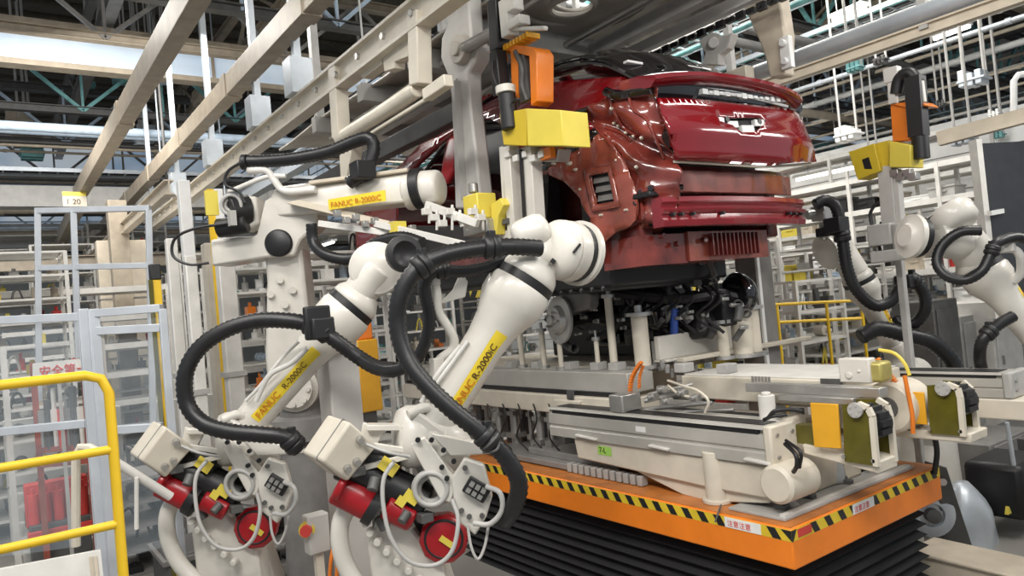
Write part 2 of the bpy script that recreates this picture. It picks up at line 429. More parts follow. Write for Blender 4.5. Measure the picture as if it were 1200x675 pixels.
# ------------------------------------------------------------------ overhead beams along the line
def boxbeam(p0, p1, w_, h, lab, m, name='overhead_beam', plates=2.2):
    t = thing(name, lab, 'beam', p0)
    b = MB(); b.beam(p0, p1, w_, h); b.build('girder', m, t, bevel=.008)
    b = MB(); p0, p1 = V(p0), V(p1); n = int((p1 - p0).length / plates)
    for k in range(1, n): c = p0.lerp(p1, k / n); b.box(c, (.22, w_ + .03, h + .03))
    b.build('hanger_plate', m, t)
    return t
boxbeam((-17.4, 1.72, 5.6), (1.5, 1.72, 5.6), .18, .30, 'nearer wide tan steel beam crossing the upper left corner', 'tan_steel', plates=6)
boxbeam((-26, 2.72, 5.6), (1.5, 2.72, 5.6), .18, .26, 'second tan steel beam with splice plates, right of the widest one', 'tan_steel', plates=2.6)
# orange-tan end piece
b = MB(); b.beam(P(68, 288, x=-22), P(92, 240, x=-17.6), .2, .3); tag(b.build('beam_end', 'tan_steel'), 'short sloping end piece of tan beam behind the aluminium frame', 'beam')
# small hanging sign
t = thing('hanging_sign', 'small yellow and white bay number sign hung under the tan beam end', 'sign', P(86, 240, d=14))
q = P(74, 226, d=14); b = MB(); b.bb(q.x - .02, q.x + .02, q.y - .02, q.y + .38, q.z - .26, q.z + .02); b.build('board', 'cream', t)
b = MB(); b.bb(q.x + .02, q.x + .024, q.y - .02, q.y + .38, q.z - .06, q.z + .02); b.build('yellow_band', 'lemon', t)
text('1 20', (q.x + .026, q.y + .03, q.z - .22), (0, 1, 0), (0, 0, 1), .14, 'text_dark', t)
# cross beam below the ducts
b = MB(); b.ibeam((-17.8, -4, 4.25), (-17.8, 5.5, 4.25), .2, .28); tag(b.build('cross_beam', 'tan_steel'), 'horizontal tan cross beam behind the top of the aluminium frame', 'beam')
# main conveyor rail with bracket frames
ry, rz = 2.82, 4.78
t = thing('conveyor_rail', 'long cream overhead conveyor rail rising from left centre to top middle', 'rail', (-8, ry, rz))
b = MB(); b.ibeam((-16.5, ry, rz), (-2.0, ry, rz), .14, .24, .03); b.build('rail_beam', 'cream', t, bevel=.004)
b = MB()
for k in range(26): b.cyl((-16.3 + k * .5, ry - .08, rz), (-16.3 + k * .5, ry - .05, rz), .03, seg=8)
b.build('bolt', 'steel', t)
b = MB()
for x in (-15.8, -13.4, -11.0, -8.8, -7.4): b.bb(x - .12, x + .12, ry - .12, ry + .12, rz + .12, rz + .5); b.bb(x - .04, x + .04, ry - .04, ry + .04, rz + .4, 7.6)
b.build('hanger', 'aluminium', t, bevel=.004)
# lower loop frame hung from the rail
t = thing('bracket_frame', 'cream hanging loop frame with rounded corners below the conveyor rail', 'bracket', P(400, 150, y=ry))
def yp(px, py, y=ry): return P(px, py, y=y)
b = MB(); b.prism([yp(390, 75), yp(499, 8), yp(499, 100), yp(487, 108), yp(400, 163), yp(398, 206), yp(406, 210), yp(413, 160), yp(497, 110), yp(497, 90), yp(484, 92), yp(484, 40), yp(402, 90), yp(402, 150), yp(484, 92), yp(492, 100), yp(396, 165), yp(390, 158)][:4] + [yp(402, 163), yp(404, 210), yp(397, 210), yp(390, 158)], (0, .12, 0))
b = MB()
b.beam(yp(395, 75), yp(400, 162), .13, .16, up=(1, 0, 0)); b.beam(yp(491, 15), yp(493, 100), .13, .15, up=(1, 0, 0))
b.tube([yp(398, 163), yp(440, 137), yp(490, 104)], .065, smooth=False, seg=12)
b.prism([yp(396, 160), yp(416, 150), yp(405, 212), yp(399, 212)], (0, .12, 0))
b.build('loop', 'cream', t, bevel=.01)
b = MB(); b.prism([yp(448, 62), yp(478, 44), yp(478, 66), yp(462, 72), yp(462, 80), yp(450, 84)], (0, .1, 0)); b.prism([yp(420, 85), yp(447, 68), yp(447, 75), yp(425, 92)], (0, .1, 0)); b.build('gusset', 'cream', t, bevel=.006)
b = MB(); b.beam(yp(500, 112), yp(526, 94), .08, .09); b.beam(yp(413, 170), yp(516, 106), .03, .03)
tag(b.build('lower_rail', 'cream', bevel=.01), 'short cream lower rail meeting the grey cast hanger arm', 'rail')
# further left continuation
b = MB(); b.ibeam((-21, 2.1, 4.5), (-10.5, 2.1, 4.5), .12, .2); tag(b.build('side_rail', 'beige_paint'), 'thin beige side rail left of the conveyor rail', 'rail')
b = MB(); b.ibeam((-17, 4.6, 5.35), (-8.2, 4.6, 5.35), .2, .3); tag(b.build('side_rail', 'aluminium'), 'grey rail farther back behind the conveyor rail', 'rail')
# posts under rail at left
for (px, d, zt, lab, m, wd) in [(231, 8.5, 4.3, 'white steel post beside the yellow strip at left centre', 'white', .13), (213, 9.5, 3.3, 'thin aluminium post left of the white post', 'fence_alu', .11), (258, 9.0, 3.6, 'cream post behind the rear robot base', 'cream', .2), (150, 13, 5.0, 'far tan column behind the mesh fence', 'tan_steel', .3)]:
    q = P(px, 420, d=d); t = thing('steel_post', lab, 'post', (q.x, q.y, 0))
    b = MB(); b.box((q.x, q.y, zt / 2), (wd, wd, zt)); b.build('column', m, t, bevel=.008)
    b = MB(); b.box((q.x, q.y, .015), (wd * 2.2, wd * 2.2, .03)); b.build('base_plate', m, t)
# right: light rail lengthways + diagonal blue pipe
t = thing('conveyor_rail', 'tan overhead rail crossing the upper right behind the car', 'rail', P(1000, 60, y=7.4))
b = MB(); q0 = P(915, 93, y=7.4); b.ibeam((-18, 7.4, q0.z), (-1.5, 7.4, q0.z), .09, .12, .02); b.build('rail_beam', 'beige_paint', t)
b = MB()
for x in (-8, -5.4, -3.2, -1): b.bb(x - .04, x + .04, 7.36, 7.44, q0.z, 8.5)
b.build('hanger', 'grey_paint', t)
q = P(1000, 45, y=6.6); b = MB(); b.cyl((-9, 6.6, q.z), (1, 6.6, q.z), .075); tag(b.build('air_pipe', 'aluminium'), 'thick blue grey air pipe sloping above the tan rail at upper right', 'pipe')
q = P(930, 80, y=8.2); b = MB(); b.cyl((-12, 8.2, q.z), (1, 8.2, q.z), .03); tag(b.build('air_pipe', 'aluminium'), 'thin pale pipe just below the tan rail at upper right', 'pipe')
# long horizontal beige guard beam right + gantry frame
b = MB(); q0, q1 = P(1100, 163, d=8.6), P(1215, 132, d=7.9); b.beam(q0, q1, .12, .16); tag(b.build('guard_beam', 'beige_paint'), 'beige guard beam above the dark screen at right edge', 'beam')
q = P(1190, 110, d=9); t = thing('rail_loop', 'rounded white tube frame at the right edge above the guard beam', 'frame', q)
b = MB(); b.tube([P(1188, 140, d=9), P(1188, 95, d=9), P(1193, 88, d=9), P(1215, 84, d=9)], .04, smooth=False); b.build('tube_frame', 'white', t)
CAB = []
# ================================================================== dark display screen and cabinets at right
t = thing('display_screen', 'large dark display screen at the right edge', 'screen', P(1175, 300, d=8))
a, c_ = P(1151, 168, d=8), P(1177, 345, d=8)
dirr = V((.45, 1, 0)).normalized()
b = MB(); b.hexa((a.x, a.y, c_.z), dirr * 2.2, V((0, 0, a.z - c_.z)), V((-.08, .04, 0))); b.build('screen', 'screen_dark', t)
b = MB(); b.hexa((a.x, a.y, c_.z - .25) - dirr * .07 if False else V((a.x, a.y, c_.z - .25)) - dirr * .07, dirr * .07, V((0, 0, a.z - c_.z + .3)), V((-.1, .05, 0))); b.build('frame', 'rack_pale', t)
b = MB(); b.beam(P(1160, 250, d=7.85), P(1215, 240, d=8.6), .04, .05); b.build('cross_bar', 'white', t)
def cabinet(px, py0, py1, d, wd, dp, lab, m='mid_grey', rz=0.0):
    top = P(px, py0, d=d); t = thing('machine_cabinet', lab, 'cabinet', (top.x, top.y, 0)); CAB.append((top.x - wd / 2, top.x + wd / 2, top.y - dp / 2, top.y + dp / 2))
    b = MB(); b.box((top.x, top.y, top.z / 2), (wd, dp, top.z), rz=rz); b.build('body', m, t, bevel=.015)
    b = MB(); b.box((top.x + wd * .5 + .01, top.y, top.z * .55), (.02, dp * .86, top.z * .8), rz=rz); dd = b.build('door', m, t, bevel=.008)
    b = MB(); b.box((top.x + wd * .5 + .035, top.y - dp * .33, top.z * .6), (.03, .02, .12)); h = b.build('handle', 'steel', None); h.parent = dd; h.location = V(h.location) - V(t.location) - V(dd.location)
    return t
cabinet(1082, 352, 500, 9.0, .5, .62, 'tall dark grey machine cabinet behind the looped hose', 'dark_grey')
cabinet(1112, 370, 500, 10.0, .5, .5, 'lighter grey cabinet right of the dark one', 'grey_paint')
cabinet(1148, 352, 500, 10.2, .6, .9, 'pale cabinet behind the right robot arm', 'rack_pale')
cabinet(1150, 508, 580, 8.3, .6, 1.1, 'low olive grey machine housing behind the scissor table', 'mid_grey')
cabinet(1200, 500, 580, 8.6, .6, 1.3, 'low dark housing at the right edge', 'dark_grey')
# grey plastic draped machine right of the table
t = thing('covered_motor', 'silver grey dust cover draped over a machine beside the table end', 'dust cover', P(1122, 640, d=6.6))
b = MB(); q = P(1130, 600, d=6.6)
rows = []
for i in range(9):
    u_ = i / 8; z = q.z + .27 - .62 * u_; r_ = .07 + .21 * math.sin(min(1, u_ * 1.9) * PI / 2); rows.append((z, r_))
vs = []; fs = []
for i, (z, r_) in enumerate(rows):
    for k in range(24):
        an = 2 * PI * k / 24; rr = r_ * (1 + (.12 * math.sin(5 * an + i * .5) * i / 8)); vs.append((q.x + math.cos(an) * rr * .8, q.y + math.sin(an) * rr, z))
for i in range(8):
    for k in range(24): fs.append([i * 24 + k, i * 24 + (k + 1) % 24, (i + 1) * 24 + (k + 1) % 24, (i + 1) * 24 + k])
fs += [list(range(24))[::-1], list(range(8 * 24, 9 * 24))]; b.add(vs, fs); b.build('cover', 'aluminium', t, ang=60)
q = P(1090, 602, d=6.2); t = thing('pulley_wheel', 'round grey metal pulley wheel under the orange table corner', 'wheel', q)
b = MB(); ax = V((.7, -.7, 0)); b.lathe(q - ax * .05, ax, [(0, .17), (.02, .19), (.08, .19), (.1, .15), (.1, .1), (.07, .09)], 28); b.build('rim', 'aluminium', t)
b = MB(); b.lathe(q, ax, [(0, .06), (.09, .06), (.1, .03)], 16); b.build('hub', 'dark_grey', t)
t = thing('cable_drum', 'dark leaning machine arm between the pulley and the silver cover', 'machine arm', P(1095, 560, d=6.1))
b = MB(); b.prism([P(1098, 545, d=6.0), P(1110, 548, d=6.0), P(1140, 640, d=6.3), P(1105, 640, d=6.3)], (-.15, .1, 0)); b.build('arm', 'dark_grey', t, bevel=.01)
b = MB(); b.cyl(P(1105, 565, d=5.97), P(1105, 565, d=6.1), .03); b.build('pivot', 'steel', t)
# low beige curb
b = MB(); q0, q1 = P(1078, 640, z=.30), P(1215, 672, z=.30); b.beam(q0 - V((0, 0, .15)) , q1 - V((0, 0, .15)), .35, .30); b.beam(q0 + V((0, 0, .012)), q1 + V((0, 0, .012)), .42, .024)
tag(b.build('floor_curb', 'beige_paint', bevel=.008), 'low beige curb at the bottom right corner', 'curb')
q = P(1185, 590, d=6.9); t = thing('floor_vehicle', 'black low machine with a yellow warning triangle at the lower right edge', 'machine', (q.x, q.y, .15))
b = MB(); b.box((q.x, q.y, .42), (.5, .7, .5)); b.build('body', 'black', t, bevel=.06)
b = MB(); n_ = P(1180, 598, d=6.5); b.prism([n_ + V((.02, -.03, -.03)), n_ + V((.02, .04, -.03)), n_ + V((.02, .005, .035))], (-.03, 0, 0)); b.build('warning_triangle', 'lemon', t)
# grey tube rails at right
t = thing('guard_tube', 'bent pale grey tube frame standing at the right edge', 'tube frame', P(1195, 560, d=6.6))
b = MB(); b.tube([P(1180, 495, d=6.6), P(1192, 570, d=6.6), P(1200, 578, d=6.6), P(1215, 578, d=6.6)], .02, smooth=False); b.build('tube', 'aluminium', t)
# yellow rail far right centre
def yrail(pts, r, lab, m='safety_yellow'):
    b = MB()
    for seg in pts: b.tube(seg, r, smooth=False)
    return tag(b.build('safety_railing', m), lab, 'railing')
DN = lambda q: V((q.x, q.y, 0))
yrail([[P(908, 357, d=8.4), P(1010, 352, d=8.4)], [P(968, 354, d=8.4), DN(P(968, 354, d=8.4))], [P(910, 357, d=8.4), DN(P(910, 357, d=8.4))], [P(1009, 352, d=8.4), DN(P(1009, 352, d=8.4))], [P(908, 378, d=8.4), P(1010, 373, d=8.4)]], .018, 'thin yellow railing in the distance right of the car')
# ================================================================== storage racks: pale, bright, full of goods
rr = random.Random(11); PQ = P(258, 420, d=9.0); OCC = [(PQ.x - .25, PQ.x + .25, PQ.y - .25, PQ.y + .25), (-8.6, -2.4, 3.5, 5.8), (-6.9, -5.6, 1.7, 3.0), (-7.8, -5.9, -1, 1.3)]
def rack(x, y, ln, h, shelves, lab, along='x', m='rack_pale', dens=.8, z0=0.0):
    t = thing('storage_rack', lab, 'rack', (x, y, z0), None)
    OCC.append((x, x + ln, y, y + .7) if along == 'x' else (x, x + .7, y, y + ln))
    b = MB(); n = max(2, int(ln / 1.5) + 1)
    X = (lambda u, v, z: (x + u, y + v, z)) if along == 'x' else (lambda u, v, z: (x + v, y + u, z))
    for i in range(n):
        u = ln * i / (n - 1)
        for v in (0, .7): b.beam(X(u, v, z0), X(u, v, h), .06, .06, up=(1, 0, 0))
    b.build('upright', m, t)
    b = MB(); zs = [z0 + .15 + (h - z0 - .2) * k / (shelves - 1) for k in range(shelves)]
    for z in zs:
        for v in (0, .7): b.beam(X(0, v, z), X(ln, v, z), .04, .09)
        b.beam(X(0, .35, z), X(ln, .35, z), .7, .02)
    b.build('shelf', m, t)
    return X, zs, ln
BIN = []
def goods(R, every=.42, skip=.2):
    X, zs, ln = R
    for z in zs[:-1]:
        u = .15
        while u < ln - .4:
            wd = rr.uniform(.2, every)
            if rr.random() > skip and len(BIN) < 250: BIN.append((X(u + wd / 2, .2 + rr.uniform(0, .2), z + .02), wd * .9, rr.uniform(.12, .32)))
            u += wd
goods(rack(-13.0, 12.6, 9, 4.2, 8, 'long pale storage rack in the bright area right of the car'), .6, .25)
goods(rack(-18.0, 15.5, 12, 5.2, 7, 'second pale storage rack, behind the first one at right'), .7, .3)
goods(rack(-11.0, 9.6, 4, 3.2, 8, 'pale storage rack nearest the grey cabinets'), .5, .25)
goods(rack(-19, .3, 3.2, 2.9, 6, 'pale goods rack behind the aluminium fence at far left', 'y'), .4, .2)
goods(rack(-14, 0.1, 2.4, 3.4, 8, 'pale shelf unit seen through the left fence panel', 'y'), .4, .2)
goods(rack(-22.0, 4.0, 4.5, 4.2, 7, 'distant pale rack behind the rear robot', 'y'), .5, .2)
goods(rack(-13.0, 3.0, 3.0, 3.6, 9, 'pale rack of small parts between the posts at left centre', 'y'), .4, .15)
protos = {}
bm_cols = ['white', 'rack_pale', 'rack_pale', 'grey_paint', 'pale_blue', 'dark_grey', 'lemon', 'white', 'sign_red', 'beige_paint', 'black', 'mid_grey']
for i, (p, wd, h) in enumerate(BIN):
    k = rr.choice(bm_cols)
    if k not in protos:
        b = MB(); b.bb(-.5, .5, -.5, .5, 0, .86); b.bb(-.54, .54, -.54, .54, .86, 1.0); b.bb(-.2, .2, -.56, -.5, .5, .66)
        o = b.build('storage_bin', k, bevel=.02); o.location = (0, 0, 0); protos[k] = o; new = o
        tag(o, 'small storage bin standing among others on the far racks', 'bin', 'bins on the far racks')
    else: new = protos[k].copy(); COL.objects.link(new)
    new.location = p; new.scale = (wd, wd, h)
# pale panels; the white right-hand partitions are added to brighten the background
def panel(p, sx, sy, sz, lab, m='white', name='cladding_sheet', cat='panel', lines=3):
    t = thing(name, lab, cat, (p[0], p[1], p[2])); OCC.append((p[0] - sx / 2, p[0] + sx / 2, p[1] - sy / 2, p[1] + sy / 2))
    b = MB(); b.bb(p[0] - sx / 2, p[0] + sx / 2, p[1] - sy / 2, p[1] + sy / 2, p[2], p[2] + sz); b.build('panel', m, t, bevel=.01)
    b = MB()
    for k in range(1, lines + 1): z = p[2] + sz * k / (lines + 1); b.bb(p[0] - sx / 2 - .01, p[0] + sx / 2 + .012, p[1] - sy / 2 - .012, p[1] + sy / 2 + .01, z, z + .02)
    b.build('seam_strip', 'mid_grey', t)
panel((-15.5, 2.2, 0), .3, .9, 4.4, 'pale pillar cladding panel in the left background', 'beige_paint')
panel((-11.2, .75, 0), .15, 1.3, 1.65, 'white cladding panel low behind the left fence', 'wall_pale', lines=1)
panel((-11.0, 2.25, 0), .15, .9, 1.65, 'white cladding panel beside the yellow corner post', 'wall_pale', lines=1)
panel((-12, 17.2, 0), 26, .2, 5.6, 'added tall white partition brightening the background behind the second storage rack', 'white', 'partition', 'partition', 14)
panel((-24, 2.6, 0), .4, 7, 3.0, 'long pale partition panel in the far left distance', 'wall_pale', 'partition', 'partition', 5)
panel((-16, 20, 0), 24, .3, 4.0, 'added long white partition brightening the distance behind the right racks', 'white', 'partition', 'partition', 9)

def rig(px, d, ptop, wd, dp, lab, group, mats, seed, pbot=None, dens=5, step=.32, fm='rack_pale'):
    """open machine frame standing on the floor with small devices on every level"""
    g = random.Random(seed)
    for k in range(40):
        top = P(px, ptop, d=d + k * .25); x, y = top.x, top.y; r_ = (x - wd / 2 - .12, x + wd / 2 + .12, y - dp / 2 - .12, y + dp / 2 + .12)
        if not any(r_[0] < o[1] and o[0] < r_[1] and r_[2] < o[3] and o[2] < r_[3] for o in OCC + CAB): break
    OCC.append(r_); h = top.z
    t = thing('machine_rig', lab, 'machine', (x, y, 0), group)
    b = MB()
    for sx in (-1, 1):
        for sy in (-1, 1): b.bb(x + sx * wd / 2 - .025, x + sx * wd / 2 + .025, y + sy * dp / 2 - .025, y + sy * dp / 2 + .025, 0, h)
    z0 = .25 if pbot is None else max(.25, P(px, pbot, d=d).z); n = max(1, int((h - z0) / step))
    for k in range(n + 1):
        z = z0 + (h - z0) * k / n
        for sx in (-1, 1): b.bb(x + sx * wd / 2 - .02, x + sx * wd / 2 + .02, y - dp / 2, y + dp / 2, z - .025, z + .005)
        for sy in (-1, 1): b.bb(x - wd / 2, x + wd / 2, y + sy * dp / 2 - .02, y + sy * dp / 2 + .02, z - .025, z + .005)
        b.bb(x - wd / 2, x + wd / 2, y - dp / 2 + .05, y + dp / 2 - .05, z - .006, z + .004)
    b.build('rig_frame', fm, t)
    cnt = 0
    for k in range(n):
        z = z0 + (h - z0) * k / n + .004
        for j in range(dens):
            if cnt > 70 or g.random() < .15: continue
            cnt += 1; cx, cy = x + g.uniform(-.4, .4) * wd, y - dp / 2 + dp * (j + .5) / dens; s_ = g.uniform(.5, 1.0) * step; kind = g.randrange(5); b = MB(); m = g.choice(mats)
            if kind == 0: b.bb(cx - .08, cx + .08, cy - .06, cy + .06, z, z + s_ * .55); b.cyl((cx, cy, z + s_ * .55), (cx, cy, z + s_ * .8), .025, seg=8); nm = 'valve_block'
            elif kind == 1: b.cyl((cx, cy, z), (cx, cy, z + s_ * .6), .05, seg=10); b.cyl((cx, cy, z + s_ * .6), (cx, cy, z + s_ * .9), .018, seg=8); b.bb(cx - .07, cx + .07, cy - .07, cy + .07, z, z + .02); nm = 'air_cylinder'
            elif kind == 2: b.prism([(cx - .09, cy, z), (cx + .09, cy, z), (cx + .09, cy, z + .05), (cx - .04, cy, z + .08), (cx - .06, cy, z + s_ * .8), (cx - .09, cy, z + s_ * .8)], (0, .09, 0)); nm = 'bracket'
            elif kind == 3: b.lathe((cx - .1, cy, z + .075), (1, 0, 0), [(0, .05), (.02, .07), (.14, .07), (.16, .03), (.22, .03)], 12); nm = 'electric_motor'
            else: b.tube([(cx, cy - .06, z), (cx + .02, cy - .03, z + s_ * .6), (cx, cy + .03, z + s_ * .7), (cx - .02, cy + .07, z + .01)], .014, seg=6); nm = 'air_hose'; m = g.choice(['black', 'dark_grey', 'lemon', m])
            b.build(nm, m, t)
    return t
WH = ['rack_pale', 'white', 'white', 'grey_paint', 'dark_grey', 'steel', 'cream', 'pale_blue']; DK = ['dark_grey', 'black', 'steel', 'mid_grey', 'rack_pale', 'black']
MX = ['rack_pale', 'white', 'grey_paint', 'mid_grey', 'tan_steel', 'steel', 'lemon', 'dark_grey', 'sign_red']
GR = 'machine frames right of the car'; LR = 'pale open machine frame crowded with small devices in the bright area right of the car'
for i, (px, d, pt, wd, dp) in enumerate([(885, 10.5, 300, 1.0, 1.6), (925, 9.4, 330, .8, 1.0), (968, 11.5, 290, 1.0, 1.6), (1010, 12.5, 280, 1.2, 1.8), (1048, 12, 300, 1.0, 1.5), (1100, 12.6, 300, 1.0, 1.4)]): rig(px, d, pt, wd, dp, LR, GR, WH, 40 + i, dens=5)
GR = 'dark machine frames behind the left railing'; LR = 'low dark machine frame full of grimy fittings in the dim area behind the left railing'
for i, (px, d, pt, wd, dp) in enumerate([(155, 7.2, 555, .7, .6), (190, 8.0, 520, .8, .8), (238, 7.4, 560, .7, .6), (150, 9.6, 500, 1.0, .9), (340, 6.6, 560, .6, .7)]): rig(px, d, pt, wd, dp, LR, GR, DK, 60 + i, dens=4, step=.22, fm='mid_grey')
GR = 'machine frames beyond the left fence'; LR = 'pale machine frame packed with parts in the workshop beyond the left fence'
for i, (px, d, pt, wd, dp) in enumerate([(15, 10.5, 300, 1.0, 1.2), (70, 12.0, 290, 1.2, 1.2), (60, 8.2, 402, .8, .9), (125, 11, 265, 1.1, 1.0), (150, 9.2, 385, .7, .8), (160, 14.5, 250, 1.4, 1.3), (20, 15.5, 280, 1.4, 1.8)]): rig(px, d, pt, wd, dp, LR, GR, MX, 80 + i, dens=5)
GR = 'machine frames behind the rear robot'; LR = 'tall pale machine frame full of cylinders behind the rear robot'
for i, (px, d, pt, wd, dp) in enumerate([(285, 8.6, 290, .8, .7), (385, 9.5, 268, .9, 1.0), (420, 8.6, 330, .8, .8), (235, 10.0, 300, .9, .9), (470, 12.5, 255, .9, 1.2), (530, 13.5, 225, 1.0, 1.4), (585, 13.5, 240, 1.0, 1.4)]): rig(px, d, pt, wd, dp, LR, GR, WH + ['teal', 'amber_plastic'], 100 + i, dens=5)
def hung_unit(px, py, d, s, lab, group, m, seed):
    g = random.Random(seed); q = P(px, py, d=d); t = thing('roof_unit', lab, 'roof unit', q, group); b = MB()
    for k in range(3): b.bb(q.x - s * .5 + s * .33 * k, q.x - s * .5 + s * .33 * k + s * .25, q.y - s * .4, q.y + s * .4, q.z + s * .1 * g.random(), q.z + s * g.uniform(.5, .9))
    b.bb(q.x - s * .55, q.x + s * .55, q.y - s * .45, q.y + s * .45, q.z + s * .25, q.z + s * .35); b.build('box', m, t, bevel=.01)
    b = MB()
    for sx in (-1, 1): b.cyl((q.x + sx * s * .4, q.y, q.z + s * .3), (q.x + sx * s * .4, q.y, 12), .02, seg=6)
    b.build('hanger_rod', 'grey_paint', t)
g = random.Random(77)
for i in range(9): hung_unit(g.uniform(955, 1190), g.uniform(60, 190), g.uniform(10, 15), g.uniform(.15, .4), 'small service box hung from the roof steelwork at upper right', 'roof units at upper right', g.choice(['aluminium', 'white', 'pale_blue', 'dark_grey', 'teal']), i)
for i in range(12): hung_unit(g.uniform(10, 250), g.uniform(90, 190), g.uniform(16, 20), g.uniform(.25, .8), 'service box hung from the roof steelwork at upper left', 'roof units at upper left', g.choice(['teal', 'pale_blue', 'dark_grey', 'tan_steel', 'aluminium']), 50 + i)
# ================================================================== the car body
YC = 4.67
car = thing('car', 'unpainted-in-places dark red car body without bumper, hanging above the orange table', 'car', (-5.2, YC, 2.68))
car['label'] = 'glossy dark red car body shell seen from its bare rear end, hanging over the table'
def lerp_t(tab, v):
    if v <= tab[0][0]: return tab[0][1]
    for (a, x), (b_, y) in zip(tab, tab[1:]):
        if v <= b_: return x + (y - x) * (v - a) / (b_ - a)
    return tab[-1][1]
def ys(x, z):      # left flank
    y = 3.74 + (max(0, z - 3.75) ** 1.4) * .42 + max(0, 3.2 - z) * .06
    y += max(0, x + 4.0) ** 2 * .45
    r = math.hypot(x + 4.75, (z - 2.98)); y -= .05 * math.exp(-((r - .66) / .12) ** 2)
    y += .02 * math.exp(-((z - 3.66) / .05) ** 2) * (1 if x < -4 else 0)
    return y
def ysR(x, z): return 2 * YC - ys(x, z)
XT = [(2.8, -3.52), (3.0, -3.50), (3.36, -3.44), (3.42, -3.31), (3.60, -3.29), (3.78, -3.32), (3.88, -3.38), (3.98, -3.34), (4.02, -3.36)]
def xr(y, z, off=0.0):   # rear face
    return lerp_t(XT, z) - .10 * min(1.1, abs((y - YC) / .9)) ** 4 + off
def side_pts(px): return [V(onsurf(a, b_, ys, 'y', 3.75)) for a, b_ in px]
def rear_pts(px, off=0.0): return [V(onsurf(a, b_, lambda y, z: xr(y, z, off), 'x', -3.4)) for a, b_ in px]
def Sside(a, c): return V((a, ys(a, c), c))
def SsideR(a, c): return V((a, ysR(a, c), c))
def Srear(off=0.0): return lambda a, c: V((xr(a, c, off), a, c))
# outer skin of the rear quarter
quarter = [(560, 119), (600, 104), (640, 97), (690, 93), (740, 90), (765, 89), (772, 98), (735, 104), (716, 112), (700, 122), (676, 129), (668, 134), (690, 143), (697, 150), (664, 172), (650, 182), (634, 190), (612, 196), (600, 200), (596, 150), (575, 140), (558, 140)]
b = MB(); q = side_pts(quarter); sheet(b, q, Sside, step=.06); b.build('rear_quarter_panel', 'car_red', car, solid=.012, ang=60)
b = MB(); sheet(b, q, SsideR, step=.06); b.build('rear_quarter_panel', 'car_red', car, solid=.012, ang=60)
# roof rail, windscreen pillar and door pillar of the open side frame
pil = [(457, 217), (462, 205), (480, 186), (500, 166), (530, 146), (562, 118), (600, 104), (600, 112), (566, 128), (535, 155), (512, 172), (492, 190), (475, 210), (466, 218)]
b = MB(); q = side_pts(pil); sheet(b, q, Sside, step=.08); b.build('roof_rail', 'car_red', car, solid=.06, ang=60)
b = MB(); sheet(b, q, SsideR, step=.08); b.build('roof_rail', 'car_red', car, solid=.06, ang=60)
bp = [(527, 165), (535, 158), (533, 200), (526, 215), (519, 215)]
for fn in (Sside, SsideR):
    b = MB(); sheet(b, side_pts(bp), fn, step=.08); b.build('door_pillar', 'motor_red', car, solid=.05, ang=60)
# black sheet standing in for the shaded interior between the pillars
dk = [(543, 152), (596, 150), (600, 200), (640, 187), (634, 215), (632, 262), (606, 270), (590, 262), (596, 205), (560, 203), (541, 200)]
b = MB(); sheet(b, side_pts(dk), lambda a, c: V((a, ys(a, c) + .08, c)), step=.1); b.build('interior_shade_sheet', 'black', car, solid=.02)
# belt seal strip
ss = [(655, 184), (664, 172), (697, 150), (701, 157), (668, 181), (640, 200), (634, 200), (634, 190)]
b = MB(); sheet(b, side_pts(ss), lambda a, c: V((a, ys(a, c) - .006, c)), step=.06); b.build('seal_strip', 'car_black', car, solid=.012)
# primer coloured flange area round the wheel arch
qp = [(634, 200), (668, 181), (701, 157), (712, 160), (727, 180), (738, 205), (748, 232), (745, 258), (735, 268), (721, 272), (708, 285), (700, 300), (697, 282), (691, 255), (680, 232), (663, 214), (645, 205), (632, 204)]
vent = [(692, 206), (715, 202), (722, 236), (700, 240)]
b = MB(); sheet(b, side_pts(qp), lambda a, c: V((a, ys(a, c) + .008 * math.sin(a * 37) + .006 * math.sin(c * 41), c)), [side_pts(vent)], step=.045); b.build('bumper_mount_panel', 'primer_red', car, solid=.012, ang=50)
b = MB()
rim = side_pts([(686, 199), (718, 194), (729, 242), (697, 249)]); sheet(b, rim, lambda a, c: V((a, ys(a, c) - .015, c)), [side_pts(vent)], step=.05)
b.build('vent_surround', 'primer_red', car, solid=.02)
b = MB(); vq = side_pts(vent); b.prism([Sside(p.x, p.y) + V((0, .02, 0)) for p in vq], (0, .03, 0)); vg = b.build('vent_grille', 'black', car)
b = MB()
for k in range(3):
    f0, f1 = .07 + k * .31, .07 + k * .31 + .23
    A = [vq[0].lerp(vq[3], f0), vq[1].lerp(vq[2], f0), vq[1].lerp(vq[2], f1), vq[0].lerp(vq[3], f1)]
    c0 = sum(A, V((0, 0))) / 4; A = [c0 + (p - c0) * .86 for p in A]
    b.prism([Sside(p.x, p.y) + V((0, -.004 + (.02 if j in (0, 1) else 0), 0)) for j, p in enumerate(A)], (0, .02, 0))
b.build('flap', 'mid_grey', vg)
# studs, clips and brackets on the flange
b = MB()
for (px, py, r_) in [(668, 192, .022), (676, 199, .016), (682, 222, .013), (650, 192, .014), (684, 168, .02), (706, 252, .012), (735, 246, .012)]:
    u = side_pts([(px, py)])[0]; p = Sside(u.x, u.y); b.cyl(p + V((0, .01, 0)), p - V((0, .03, 0)), r_, r_ * .6)
b.build('clip', 'cream', car)
